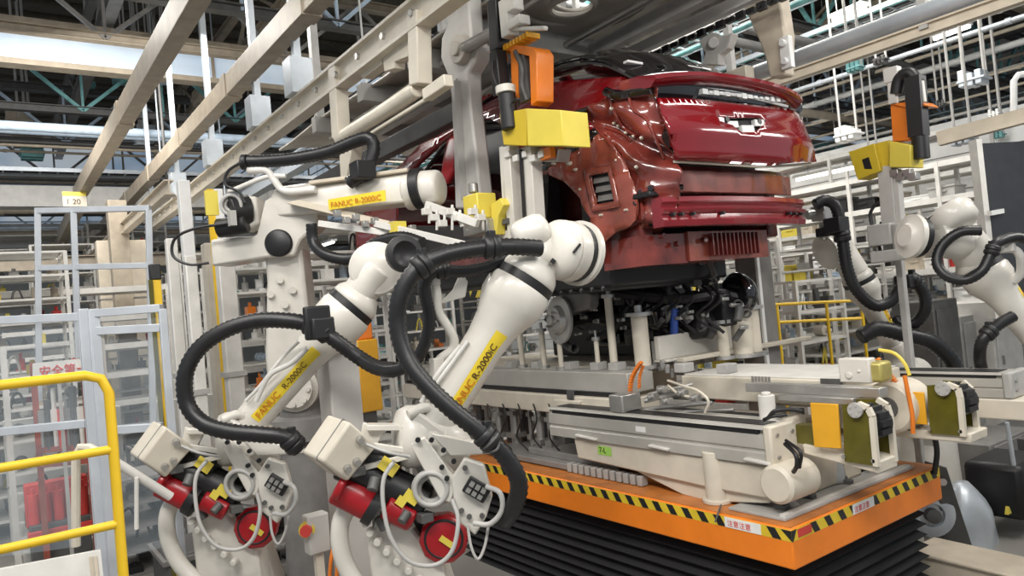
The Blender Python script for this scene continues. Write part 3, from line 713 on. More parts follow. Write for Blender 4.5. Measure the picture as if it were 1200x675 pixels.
# wheel arch liner: dark barrel
b = MB(); ax, az, R_ = -4.75, 2.95, .66
vs = []; fs = []; n = 26
for i in range(n + 1):
    an = -0.3 + (PI + .6) * i / n
    for yy in (3.76, 4.18): vs.append((ax + R_ * math.cos(an), yy, az + R_ * math.sin(an)))
fs = [[2 * i, 2 * i + 1, 2 * i + 3, 2 * i + 2] for i in range(n)]
b.add(vs, fs); b.add([vs[2 * i + 1] for i in range(n + 1)], [list(range(n + 1))]); b.build('wheel_arch_liner', 'primer_dark', car, solid=.01)
b = MB(); b.ring((ax, 3.755, az), (0, 1, 0), R_ - .005, .016, a0=0, a1=2 * PI); b2 = MB(); b2.lathe((ax, 3.9, az - .05), (0, 1, 0), [(0, .07), (.02, .12), (.2, .12)], 18)
b2.build('wheel_hub', 'dark_grey', car)
# rear corner: tail lamp pocket with pressed ridges
def corner(a, c):
    t_ = (a + 3.95) / .5
    return V((a, 3.76 + .26 * t_ * t_ * .5 + .022 * math.sin((a + c * .45) * 21 + 2.2 * math.sin(c * 7)) + .012 * math.sin(c * 33 + a * 9) + .06 * math.exp(-((c - 3.62 + (a + 3.7) * .7) / .07) ** 2) + (.04 if c < 3.2 else 0), c))
cp = [(672, 133), (700, 121), (716, 112), (737, 104), (772, 99), (770, 115), (780, 150), (790, 187), (800, 200), (796, 235), (783, 262), (748, 262), (735, 268), (745, 258), (748, 232), (738, 205), (727, 180), (712, 160), (701, 153), (690, 143)]
def cornf(a, c): return corner(a, c).y
b = MB(); cq = [V(onsurf(a, c, cornf, 'y', 3.8)) for a, c in cp]; sheet(b, cq, corner, step=.032); b.build('tail_lamp_pocket', 'primer_mix', car, solid=.012, ang=60)
b = MB(); g = random.Random(2)
def cpt(px, py, off=-.02):
    a, c = onsurf(px, py, cornf, 'y', 3.8); return corner(a, c) + V((0, off, 0))
for pts in ([(718, 118), (724, 136), (733, 150), (748, 160)], [(690, 140), (708, 158), (722, 176), (733, 206)], [(738, 108), (744, 128), (760, 140), (772, 165), (780, 186)], [(712, 150), (730, 156), (742, 166)], [(735, 200), (752, 232), (756, 258)]):
    b.tube([cpt(*p) for p in pts], .012, seg=7)
b.build('welded_flange', 'primer_mix', car)
b = MB()
for (px, py) in [(722, 145), (727, 148), (736, 156), (745, 160), (719, 128), (754, 162), (725, 188), (748, 196)]:
    p = cpt(px, py); b.cyl(p, p + V((.01, -.02, 0)), .014, .008)
b.build('clip', 'cream', car)
b = MB(); b.tube([cpt(714, 108, -.03), cpt(726, 112, -.03), cpt(745, 110, -.03), cpt(768, 106, -.03)], .035, seg=8); b.build('rubber_seal', 'car_black', car)
# tailgate
tg = [(769, 116), (850, 121), (900, 126), (935, 134), (943, 150), (956, 190), (900, 193), (850, 190), (789, 187), (779, 150)]
def tgs(y, z): return V((xr(y, z) + .02 * math.exp(-((z - 3.6) / .06) ** 2), y, z))
b = MB(); q = rear_pts(tg)
rec = rear_pts([(840, 136), (850, 139), (888, 138), (897, 142), (893, 148), (880, 156), (866, 156), (856, 148), (842, 143)])
sheet(b, q, tgs, [rec], step=.05); TG = b.build('tailgate', 'car_red', car, solid=.02, ang=60)
b = MB(); c0 = sum(rec, V((0, 0))) / len(rec); b.prism([tgs(p.x, p.y) + V((-.03, 0, 0)) for p in [c0 + (r_ - c0) * 1.15 for r_ in rec]], (-.03, 0, 0)); o = b.build('badge_recess', 'black', None); o.parent = TG; o.location = V(o.location) - V(car.location) - V(TG.location)
b = MB()
def tpx(px, py, off=.005): a, c = rear_pts([(px, py)])[0]; return tgs(a, c) + V((off, 0, 0))
for (x0, y0, x1, y1) in [(841, 137, 848, 146), (852, 142, 864, 150), (868, 147, 882, 156), (884, 140, 895, 148)]:
    b.prism([tpx(x0, y0), tpx(x1, y0), tpx(x1, y1), tpx(x0, y1)], (-.04, 0, 0))
o = b.build('white_clip', 'white', None, bevel=.004); o.parent = TG; o.location = V(o.location) - V(car.location) - V(TG.location)
b = MB()
for (px, py) in [(851, 140), (889, 143)]: b.cyl(tpx(px, py, .012), tpx(px, py, -.03), .022)
o = b.build('hole_plug', 'black', None); o.parent = TG; o.location = V(o.location) - V(car.location) - V(TG.location)
b = MB(); lb = rear_pts([(770, 97), (850, 101), (905, 108), (938, 118), (937, 138), (900, 130), (850, 125), (769, 120)], -.05); sheet(b, lb, Srear(-.05), step=.05); b.build('light_bar_recess', 'car_black', car, solid=.01)
b = MB()
for i in range(15):
    px = 828 + i * 6.6; py = 103.5 + (px - 828) * .115; a, c = rear_pts([(px, py + 3)])[0]
    b.box(V((xr(a, c) - .03, a, c)), (.04, g.uniform(.03, .06), g.uniform(.015, .04)))
b.tube([V((xr(*p) - .02, p.x, p.y)) for p in rear_pts([(825, 108), (870, 111), (925, 124)])], .012, seg=6)
b.build('wiring_clip', 'white', car)
b = MB(); b.tube([V((xr(*p) + .0, p.x, p.y)) for p in rear_pts([(790, 189), (850, 192.5), (900, 195), (950, 192)])], .012, seg=6); b.build('tailgate_lower_seal', 'cream', car)
# ducktail spoiler
b = MB(); sp = []
for k in range(25):
    t_ = k / 24; y = 3.80 + t_ * 1.74; zt = 3.985 + .055 * (1 - ((y - YC) / .87) ** 2) ; zt2 = zt - .02
    xe = xr(y, 3.95) + .05
    sp.append([V((xe - .34, y, zt + .05)), V((xe - .16, y, zt + .035)), V((xe, y, zt)), V((xe + .005, y, zt - .03)), V((xe - .05, y, zt - .075)), V((xe - .34, y, zt - .04))])
vs = [p for r_ in sp for p in r_]; fs = []
for i in range(24):
    for j in range(6): fs.append([i * 6 + j, i * 6 + (j + 1) % 6, (i + 1) * 6 + (j + 1) % 6, (i + 1) * 6 + j])
fs += [list(range(6)), list(range(24 * 6, 25 * 6))[::-1]]; b.add(vs, fs); b.build('spoiler', 'car_red', car, ang=50)
# roof and rear window lofted along the car
def crown(prof, yh, m, name, nk=20, edge=.10, th=.02):
    vs = []; fs = []
    for (x, z, hw) in prof:
        for k in range(nk + 1):
            t_ = -1 + 2 * k / nk; vs.append(V((x, YC + hw * t_, z - edge * abs(t_) ** 2.4)))
    W = nk + 1
    for i in range(len(prof) - 1):
        for k in range(nk): fs.append([i * W + k, i * W + k + 1, (i + 1) * W + k + 1, (i + 1) * W + k])
    b = MB(); b.add(vs, fs); return b.build(name, m, car, solid=th, ang=60)
crown([(-3.62, 4.06, .80), (-3.75, 4.24, .79), (-3.95, 4.40, .77), (-4.25, 4.53, .75)], 0, 'car_black', 'rear_window', edge=.13)
crown([(-4.25, 4.53, .75), (-4.7, 4.61, .74), (-5.3, 4.63, .73), (-5.9, 4.55, .70), (-6.3, 4.47, .68)], 0, 'car_black', 'roof_panel', edge=.14)
crown([(-6.3, 4.47, .68), (-6.8, 4.25, .70), (-7.3, 3.98, .74)], 0, 'car_black', 'windscreen', edge=.14)
crown([(-7.3, 3.97, .80), (-7.9, 3.86, .82), (-8.3, 3.7, .8), (-8.42, 3.4, .78), (-8.4, 2.95, .75)], 0, 'car_red', 'bonnet', edge=.1)
b = MB()
for sg in (-1, 1): b.tube([V((x, YC + sg * hw, z)) for x, z, hw in [(-3.6, 4.03, .83), (-3.95, 4.25, .80), (-4.3, 4.36, .775), (-4.7, 4.42, .755), (-5.3, 4.45, .745), (-5.9, 4.41, .72), (-6.3, 4.33, .70)]], .022)
b.build('roof_trim', 'car_black', car)
# small pale parts inside rear window base
b = MB()
for (px, py, wd) in [(742, 74, .16), (775, 80, .1), (812, 80, .16), (826, 82, .1)]:
    p = P(px, py, x=-3.78); b.box(p, (.05, wd, .02))
b.build('window_bracket', 'white', car, bevel=.004)
# floor, sills, front flank, rear panels
b = MB(); b.bb(-8.2, -3.75, 3.9, 5.44, 2.98, 3.05); b.bb(-8.2, -3.7, 3.85, 3.98, 2.88, 3.1); b.bb(-8.2, -3.7, 5.36, 5.49, 2.88, 3.1); b.build('floor_pan', 'primer_dark', car, bevel=.02)
fr = [V((-7.3, 3.0)), V((-7.2, 3.95)), V((-7.9, 3.85)), V((-8.35, 3.6)), V((-8.38, 3.0))]
for fn in (Sside, SsideR):
    b = MB(); sheet(b, fr, fn, step=.15); b.build('front_wing', 'car_red', car, solid=.02, ang=60)
b = MB(); b.bb(-7.35, -7.25, 3.9, 5.44, 3.0, 3.5); b.bb(-4.5, -3.75, 4.0, 5.34, 3.05, 3.6); b.bb(-5.05, -4.95, 4.0, 5.34, 3.05, 3.75); b.build('dark_interior_block', 'dark_grey', car, bevel=.02)  # dark boxes added so the car interior reads as unlit
def rearbox(name, z0, z1, y0, y1, off, m, th=.05, n=24, wav=0.0, parent=car, bev=0.0):
    vs = []; fs = []
    for i in range(n + 1):
        y = y0 + (y1 - y0) * i / n; xx = xr(y, (z0 + z1) / 2) + off + wav * math.sin(i * 1.9)
        vs += [V((xx, y, z0)), V((xx, y, z1)), V((xx - th, y, z1)), V((xx - th, y, z0))]
    for i in range(n):
        for j in range(4): fs.append([i * 4 + j, i * 4 + (j + 1) % 4, i * 4 + 4 + (j + 1) % 4, i * 4 + 4 + j])
    fs += [[0, 1, 2, 3], [n * 4 + 3, n * 4 + 2, n * 4 + 1, n * 4]]
    b = MB(); b.add(vs, fs); return b.build(name, m, parent, bevel=bev)
rearbox('rear_panel', 3.20, 3.36, 3.90, 5.50, -.03, 'primer_red', .06, wav=.006, bev=.006)
rearbox('rear_panel_ledge', 3.34, 3.40, 3.90, 5.46, -.12, 'primer_dark', .1)
rearbox('rear_crossmember', 3.02, 3.24, 3.92, 5.44, -.14, 'primer_dark', .06)
# bumper beam with pressed grooves
prof = [(-.04, 2.95), (.06, 2.95), (.07, 2.99), (.05, 3.01), (.045, 3.03), (.07, 3.045), (.075, 3.07), (.045, 3.085), (.05, 3.105), (.07, 3.12), (.06, 3.155), (-.04, 3.155)]
vs = []; fs = []; n = 28; J = len(prof)
for i in range(n + 1):
    y = 3.83 + 1.70 * i / n; x0 = -3.43 - .10 * abs((y - YC) / .86) ** 2.2
    vs += [V((x0 + a, y, z)) for a, z in prof]
for i in range(n):
    for j in range(J): fs.append([i * J + j, i * J + (j + 1) % J, (i + 1) * J + (j + 1) % J, (i + 1) * J + j])
fs += [list(range(J)), list(range(n * J, n * J + J))[::-1]]
b = MB(); b.add(vs, fs); BB = b.build('bumper_beam', 'car_red', car, ang=50)
BB.data.materials[0] = mat('beam_red', (.20, .012, .018), .25, coat=.6)
b = MB()
for yy in (3.9, 3.97, 4.07, 4.35, 5.2, 5.3, 5.42): b.cyl((-3.385 - .10 * abs((yy - YC) / .86) ** 2.2, yy, 3.03), (-3.34 - .10 * abs((yy - YC) / .86) ** 2.2, yy, 3.03), .012)
b.build('bolt', 'black', car)
b = MB()
for yy in (3.98, 5.32): b.bb(-3.85, -3.5, yy - .07, yy + .07, 2.98, 3.14)
b.bb(-3.7, -3.52, 3.78, 4.1, 3.17, 3.21); b.build('crash_box', 'black', car, bevel=.01)
rearbox('lower_valance', 2.71, 2.93, 4.25, 5.22, -.10, 'primer_red', .45, wav=.004)
rearbox('lower_valance', 2.70, 2.92, 3.84, 4.25, -.12, 'primer_mix', .4)
b = MB()
for k in range(12): y = 4.45 + k * .05; b.bb(-3.6, -3.56, y, y + .015, 2.74, 2.91)
for (y, z) in [(4.4, 2.86), (4.1, 2.84), (3.95, 2.9)]: b.cyl((-3.62, y, z), (-3.58, y, z), .02)
b.build('pressed_rib', 'primer_dark', car)
b = MB(); b.bb(-5.0, -4.12, 3.92, 5.3, 2.58, 3.0); b.bb(-7.6, -5.4, 3.95, 5.4, 2.72, 2.96)
for k in range(6): b.bb(-4.9 + k * .13, -4.86 + k * .13, 3.9, 5.32, 2.55, 2.60)
b.build('underbody_tray', 'black', car, bevel=.03)
b = MB(); b.prism([P(727, 262, y=3.85), P(757, 258, y=3.85), P(748, 272, y=3.85), P(714, 290, y=3.85), P(700, 300, y=3.85), P(706, 282, y=3.85)], (0, .25, 0)); b.build('rear_sill_end', 'primer_red', car, bevel=.01)
b = MB()
for (px, py) in [(741, 225), (746, 238), (752, 226), (763, 221)]: p = P(px, py, y=3.82); b.cyl(p, p + V((.02, -.03, 0)), .028, .02)
b.tube([P(742, 222, y=3.8), P(770, 219, x=-3.6), P(800, 219, x=-3.5)], .022); b.build('wiring_loom', 'car_black', car)
# ================================================================== overhead carrier holding the car
cz = 4.98
t = thing('overhead_carrier', 'big grey overhead carrier frame spanning above the car roof', 'carrier', (-5.5, YC, cz))
def ybm(px, py, y): return P(px, py, y=y)
z1 = P(520, 143, y=3.55).z; z1b = P(650, 87, y=3.55).z
b = MB(); b.beam((-11.5, 3.55, z1), (-5.35, 3.55, z1 + .02), .13, .17); b.build('side_beam', 'dark_grey', t, bevel=.01)
b = MB(); b.beam((-11.5, 5.75, z1 + .1), (-4.0, 5.75, z1 + .12), .13, .2); b.build('side_beam', 'cream', t, bevel=.01)
b = MB(); hole = [V((-4.75 + .17 * math.cos(a * PI / 10), 4.35 + .17 * math.sin(a * PI / 10))) for a in range(20)]
deck = [V((-10.5, 3.62)), V((-3.6, 3.62)), V((-3.2, 4.2)), V((-3.2, 5.3)), V((-3.7, 5.7)), V((-10.5, 5.7))]
hole2 = [V((-3.9, 4.9)), V((-3.45, 4.9)), V((-3.45, 5.15)), V((-3.9, 5.15))]
sheet(b, deck, lambda x, y: V((x, y, 5.12 + .05 * math.sin(y * 5) + .02 * math.sin(x * 2))), [hole, hole2], step=.18); b.build('underside_plate', 'carrier_grey', t, solid=.03, ang=60)
b = MB(); b.ring((-4.75, 4.35, 5.08), (0, 0, 1), .2, .03); b.ring((-4.75, 4.35, 5.10), (0, 0, 1), .45, .025); b.ring((-4.75, 4.35, 5.12), (0, 0, 1), .72, .03); b.build('turntable_ring', 'carrier_grey', t)
b = MB()
for x in (-8.8, -7.4, -6.2, -5.4): b.beam((x, 3.5, 5.0), (x, 5.8, 5.0), .14, .2)
b.beam((-9, 4.3, 4.93), (-5.5, 4.3, 4.93), .1, .1); b.beam((-9, 5.1, 4.93), (-3.4, 5.1, 4.98), .12, .14)
b.build('cross_member', 'grey_paint', t, bevel=.01)
b = MB(); b.cyl((-9, 3.8, 4.9), (-3.5, 3.8, 4.98), .03); b.cyl((-9, 4.75, 4.95), (-3.4, 4.75, 5.0), .035); b.build('drive_shaft', 'steel', t)
b = MB(); b.bb(-9, -8.9, 3.6, 3.7, 5, 7.6); b.bb(-9, -8.9, 5.6, 5.7, 5, 7.6); b.bb(-4.6, -4.45, 5.3, 5.45, 5.1, 7.6); b.bb(-4.6, -4.45, 3.9, 4.05, 5.1, 7.6); b.build('suspension_column', 'grey_paint', t)
# cast hanger arms gripping the car
def hanger(pts_outer, y, th, lab, m='arm_grey', pin=None):
    q = P(*pts_outer[len(pts_outer) // 2], y=y); t = thing('car_hanger', lab, 'hanger arm', q)
    b = MB(); b.prism([P(px, py, y=y) for px, py in pts_outer], (0, th, 0)); b.build('cast_arm', m, t, bevel=.02)
    return t
arm = hanger([(508, -12), (548, -12), (550, 20), (552, 42), (561, 56), (557, 72), (549, 85), (550, 120), (556, 170), (564, 245), (533, 245), (531, 170), (528, 110), (524, 88), (516, 68), (517, 45), (524, 28), (520, 8)], 3.42, .14, 'long pale grey cast hanger arm hanging left of the yellow blocks')
p = P(541, 58, y=3.40); b = MB(); b.cyl(p + V((0, .02, 0)), p + V((0, -.05, 0)), .13, .12, 24); b.cyl(p, p + V((0, -.08, 0)), .06); b.build('pivot_boss', 'carrier_grey', arm, bevel=.006)
b = MB(); b.cyl(P(545, 56, y=3.38), P(590, 32, y=3.38), .05); b.build('pivot_shaft', 'steel', arm)
b = MB(); a0 = P(539, 95, y=3.415); b.beam(a0, P(547, 235, y=3.415), .004, .12, up=(0, 1, 0)); b.beam(P(535, 92, y=3.41), P(543, 235, y=3.41), .012, .012); b.build('web_plate', 'grey_paint', arm)
arm2 = hanger([(863, -12), (912, -12), (920, 40), (919, 88), (902, 92), (897, 70), (890, 50), (872, 10)], 5.85, .16, 'beige cast hanger arm above the far rear corner of the car', 'beige_paint')
b = MB(); p = P(922, 62, y=5.83); b.box(p, (.1, .06, .28)); b.cyl(p + V((0, -.01, .08)), p + V((0, -.07, .08)), .03); b.cyl(p + V((0, -.01, -.08)), p + V((0, -.07, -.08)), .03); b.build('clamp_block', 'white', arm2, bevel=.006)
t = thing('carrier_hook', 'pale cast hook bracket under the chain beam above the tailgate', 'hook', P(840, 60, y=5.5))
b = MB(); b.prism([P(818, 48, y=5.5), P(832, 38, y=5.5), (P(848, 42, y=5.5)), P(858, 38, y=5.5), P(852, 56, y=5.5), P(842, 64, y=5.5), P(842, 76, y=5.5), P(822, 76, y=5.5), P(826, 62, y=5.5)], (0, .1, 0)); b.cyl(P(836, 50, y=5.46), P(836, 50, y=5.62), .05)
b.build('hook_plate', 'rack_pale', t, bevel=.01)
t = thing('chain_track', 'dark drive chain under a pale rail above the far side of the car', 'chain', P(820, 60, y=5.62))
b = MB(); a0, a1 = P(745, 62, y=5.62), P(875, 10, y=5.62); b.beam((-6.2, 5.62, a0.z + .02), (-2.6, 5.62, a0.z + .02), .1, .1); b.build('track_rail', 'white', t)
b = MB()
for k in range(26): x = -5.6 + k * .11; b.box((x, 5.62, a0.z - .1), (.08, .05, .07 if k % 2 else .045)); b.cyl((x, 5.58, a0.z - .1), (x, 5.66, a0.z - .1), .018)
b.build('chain', 'black', t)
# ================================================================== orange scissor lift table
TX, TY0, TY1, TXL, TZ, TB = -2.65, 3.76, 5.62, -6.7, 1.05, .80
t = thing('lift_table', 'orange scissor lift table with hazard striped edge over black bellows', 'lift table', ((TX + TXL) / 2, (TY0 + TY1) / 2, 0))
b = MB(); b.bb(TXL, TX, TY0, TY1, TB, TZ - .005); b.build('skirt', 'orange', t, bevel=.012)
b = MB(); b.bb(TXL + .012, TX - .012, TY0 + .012, TY1 - .012, TZ - .006, TZ); b.build('table_top', 'orange_top', t)
b = MB(); b.bb(TXL + .05, TX - .001 + .0015, TY0 - .0015, TY1 - .01, TZ - .082, TZ - .014); b.build('tape_base', 'lemon', t)
K['tape_yellow'] = mat('tape_yellow', (.72, .52, .03), .4); bpy.data.objects['tape_base'].data.materials[0] = K['tape_yellow']
b = MB(); z0, z1 = TZ - .08, TZ - .016
x = TXL + .1
while x < TX - .12:
    if not (-3.14 < x < -2.95): b.prism([(x, TY0 - .003, z1), (x + .06, TY0 - .003, z1), (x + .10, TY0 - .003, z0), (x + .04, TY0 - .003, z0)], (0, .002, 0))
    x += .135
b.prism([(TX - .07, TY0 - .003, z1), (TX, TY0 - .003, z1), (TX, TY0 - .003, z0)], (0, .002, 0))
y = TY0 + .19
while y < TY1 - .12:
    if not (4.44 < y < 4.62): b.prism([(TX + .003, y, z1), (TX + .003, y + .06, z1), (TX + .003, y + .10, z0), (TX + .003, y + .04, z0)], (-.002, 0, 0))
    y += .135 if y > 4.2 else .15
b.prism([(TX + .003, TY0 - .002, z1), (TX + .003, TY0 + .05, z1), (TX + .003, TY0 + .01, z0), (TX + .003, TY0 - .002, z0)], (-.002, 0, 0))
b.build('hazard_stripe', 'black', t)
b = MB(); b.bb(-3.13, -2.86, TY0 - .0045, TY0 - .001, z0, z1); b.bb(TX + .001, TX + .0045, 4.42, 4.68, z0, z1); ws = b.build('warning_sticker', 'white', t)
for (p, r_) in [((-3.11, TY0 - .005, z0 + .012), (1, 0, 0)), ((TX + .005, 4.44, z0 + .012), (0, 1, 0))]:
    q = text('注意注意', p, r_, (0, 0, 1), .045, 'sign_red', ws)
b = MB(); b.bb(TX + .001, TX + .004, TY0 + .06, TY0 + .2, z0 + .01, z1 - .005); b.build('red_sticker', 'sign_red', t)
vs = []; fs = []; npl = 10; inset = .09; prev = None; b = MB()
for k in range(npl * 2 + 1):
    z = (TB - .02) * (1 - k / (npl * 2)); o = inset + (.055 if k % 2 else 0); o += 0
    vs += [V((TXL + o, TY0 + o, z)), V((TX - o, TY0 + o, z)), V((TX - o, TY1 - o, z)), V((TXL + o, TY1 - o, z))]
for k in range(npl * 2):
    for j in range(4): fs.append([k * 4 + j, k * 4 + (j + 1) % 4, k * 4 + 4 + (j + 1) % 4, k * 4 + 4 + j])
fs.append([0, 1, 2, 3]); b.add(vs, fs); b.build('bellows', 'bellows_black', t, ang=10)
# ------------------------------------------------------------------ fixtures on the table
def slide(x0, x1, y0, y1, z0, z1, lab, m='slide_alu', endm='cream'):
    t = thing('linear_slide', lab, 'linear slide', ((x0 + x1) / 2, y0, z0))
    b = MB(); h = z1 - z0; b.extr((x0, (y0 + y1) / 2, z0), (x1 - .06, (y0 + y1) / 2, z0), [(s_ * (y1 - y0) / 2 * w_, h * u) for s_, w_, u in [(1, 1, 0), (-1, 1, 0)]] and
        [((y1 - y0) / 2, 0), ((y1 - y0) / 2, h * .3), ((y1 - y0) / 2 - .012, h * .34), ((y1 - y0) / 2 - .012, h * .40), ((y1 - y0) / 2, h * .44), ((y1 - y0) / 2, h * .78), ((y1 - y0) / 2 - .03, h * .82), ((y1 - y0) / 2 - .03, h * .9), ((y1 - y0) / 2, h * .93), ((y1 - y0) / 2 - .01, h),
         (-(y1 - y0) / 2 + .01, h), (-(y1 - y0) / 2, h * .93), (-(y1 - y0) / 2 + .03, h * .9), (-(y1 - y0) / 2 + .03, h * .82), (-(y1 - y0) / 2, h * .78), (-(y1 - y0) / 2, h * .44), (-(y1 - y0) / 2 + .012, h * .40), (-(y1 - y0) / 2 + .012, h * .34), (-(y1 - y0) / 2, h * .3), (-(y1 - y0) / 2, 0)])
    b.build('profile', m, t)
    b = MB(); b.bb(x0 + .05, x1 - .1, y0 + .004, y0 + .02, z0 + h * .81, z0 + h * .9); b.bb(x0 + .05, x1 - .1, y0 + .06, y1 - .06, z1 - .001, z1 + .004); b.build('slot', 'black', t)
    b = MB(); b.bb(x1 - .06, x1, y0 - .01, y1 + .01, z0 - .005, z1 + .01); b.build('end_cap', endm, t, bevel=.015)
    b = MB()
    for k in range(4): b.cyl((x1, y0 + .05 + (y1 - y0 - .1) * (k % 2), z0 + .05 + (h - .1) * (k // 2)), (x1 + .012, y0 + .05 + (y1 - y0 - .1) * (k % 2), z0 + .05 + (h - .1) * (k // 2)), .012)
    b.build('bolt', 'steel', t)
    return t
s1 = slide(-5.05, -2.82, 3.90, 4.16, 1.36, 1.60, 'long grey linear slide nearest the striped table edge')
b = MB(); b.bb(-4.0, -3.9, 3.898, 3.9, 1.48, 1.52); b.build('label_plate', 'white', s1)
# cream casting under the slide
t = thing('support_casting', 'cream triangular casting under the nearest slide', 'casting', (-3.9, 4.1, 1.05))
y0 = 3.92
b = MB(); b.prism([P(672, 512, y=y0), P(905, 548, y=y0), P(932, 552, y=y0), P(934, 582, y=y0), P(905, 586, y=y0), P(830, 572, y=y0), P(677, 537, y=y0)], (0, .22, 0)); b.build('beam', 'cream', t, bevel=.012)
b = MB(); b.prism([P(735, 547, y=y0 + .03), P(905, 582, y=y0 + .03), P(900, 590, y=y0 + .03), P(830, 588, y=y0 + .03), P(800, 580, y=y0 + .03)], (0, .14, 0)); b.build('gusset', 'cream', t, bevel=.008)
b = MB(); p0 = P(832, 540, y=y0 - .01); b.cyl((p0.x, p0.y + .04, 1.05), (p0.x, p0.y + .04, p0.z + .06), .075, seg=20); b.cyl((p0.x, p0.y + .04, 1.05), (p0.x, p0.y + .04, 1.08), .10, seg=20); b.build('foot', 'cream', t, bevel=.006)
b = MB(); p0 = P(917, 560, y=3.95); b.lathe((p0.x + .02, 3.84, p0.z - .02), (0, 1, 0), [(0, .10), (.02, .12), (.30, .12), (.32, .1)], 26); b.build('round_end', 'cream', t, bevel=.004)
b = MB()
for (x0_, x1_) in [(676, 700), (762, 785), (874, 904)]:
    a0, a1 = P(x0_, 509 + (x0_ - 672) * .14, y=3.9), P(x1_, 511 + (x1_ - 672) * .14, y=3.9); b.beam(a0, a1, .05, .018)
b.build('edge_clip', 'rack_pale', t, bevel=.004)
q = P(700, 522, y=y0 - .002); b = MB(); q2 = P(717, 535, y=y0 - .002); b.bb(q.x, q2.x, q.y - .001, q.y + .001, q2.z, q.z); gl = b.build('label', 'label_green', t)
tx = text('7-L', (q.x + .02, q.y - .003, q2.z + .02), (1, 0, 0), (0, 0, 1), .06, 'text_dark', None); tx.parent = gl; tx.location = V(tx.location) - V(t.location) - V(gl.location)
b = MB(); b.tube([P(920, 520, y=3.86), P(932, 532, y=3.82), P(934, 545, y=3.82), P(930, 553, y=3.86)], .014); b.tube([P(921, 516, y=3.86), P(938, 530, y=3.80), P(937, 548, y=3.84)], .01); tag(b.build('power_cable', 'black'), 'short black cables curling from the near slide end', 'cable')
# base plate
t = thing('mounting_slab', 'grey steel base plate with clamps near the table corner', 'plate', (-2.95, 4.6, 1.05))
b = MB(); b.bb(-3.16, -2.74, 3.84, 5.42, 1.051, 1.07); b.build('plate', 'grey_paint', t, bevel=.004)
b = MB(); b.bb(-2.79, -2.75, 3.86, 5.4, 1.07, 1.085); b.build('edge_strip', 'rack_pale', t)
b = MB()
for y in (4.0, 4.3, 4.75, 5.2): b.box((-2.87, y, 1.085), (.08, .05, .03)); b.cyl((-2.87, y, 1.09), (-2.87, y, 1.12), .012)
b.build('clamp', 'dark_grey', t, bevel=.004)
t = thing('angle_bracket', 'grey triangular brackets standing on the base plate', 'bracket', (-2.95, 4.3, 1.07))
b = MB(); b.prism([(-3.1, 4.05, 1.07), (-2.82, 4.05, 1.07), (-3.1, 4.05, 1.30)], (0, .08, 0)); b.build('gusset', 'grey_paint', t, bevel=.006)
b = MB(); b.prism([(-3.1, 4.35, 1.07), (-2.86, 4.75, 1.07), (-3.1, 4.75, 1.07), (-3.14, 4.4, 1.26)][:3] , (-.02, 0, .22)); b.bb(-3.14, -3.0, 4.3, 5.2, 1.07, 1.22); b.build('block', 'steel', t, bevel=.01)
# second slide row
slide(-5.0, -3.0, 4.35, 4.55, 1.42, 1.56, 'second grey linear slide behind the nearest one')
b = MB(); b.bb(-4.9, -2.9, 4.3, 5.4, 1.07, 1.40); b.bb(-4.7, -3.0, 4.25, 4.34, 1.15, 1.3); t = thing('welded_support', 'cream welded support frame between the slides and the table top', 'frame', (-3.9, 4.8, 1.07)); b.build('box_frame', 'beige_paint', t, bevel=.02)
b = MB()
for x in (-4.8, -4.2, -3.6, -3.05): b.bb(x - .03, x + .03, 4.22, 4.30, 1.06, 1.40)
b.build('rib', 'cream', t, bevel=.006)
# big cream block
yb = 4.56
p0, p1, p2 = P(797, 432, y=yb), P(988, 446, y=yb), P(990, 478, y=yb)
t = thing('transfer_block', 'large cream box girder with a small grey grille on top of the table', 'box girder', (p0.x, yb, p2.z))
b = MB(); b.bb(p0.x, p1.x, yb, yb + .75, p2.z, p1.z); b.build('box', 'cream', t, bevel=.012)
b = MB(); b.bb(p0.x + .02, p1.x - .02, yb + .02, yb + .73, p1.z, p1.z + .012); b.build('lid', 'rack_pale', t, bevel=.004)
gq = P(892, 446, y=yb); b = MB()
for k in range(6): b.bb(gq.x - .08 + k * .028, gq.x - .062 + k * .028, yb - .006, yb + .002, gq.z - .04, gq.z + .03)
b.build('grille', 'mid_grey', t)
b = MB(); gq = P(963, 452, y=yb); b.bb(gq.x, gq.x + .15, yb - .012, yb + .003, gq.z - .04, gq.z + .05); b.build('cutout_plate', 'dark_grey', t)
q = P(1000, 436, y=yb - .02); b = MB(); b.bb(q.x - .09, q.x + .12, yb - .04, yb + .05, q.z - .07, q.z + .09); b.cyl((q.x - .02, yb - .05, q.z - .02), (q.x - .02, yb - .03, q.z - .02), .025); b.cyl((q.x + .05, yb - .05, q.z + .01), (q.x + .05, yb - .03, q.z + .01), .012)
b.build('end_bracket', 'robot_white', t, bevel=.012)
q = P(1019, 436, y=yb); tag(MB().box((q.x, yb + .05, q.z), (.18, .14, .13)).build('rubber_stop', 'brass', bevel=.02), 'translucent olive yellow stop block at the girder end', 'stop block')
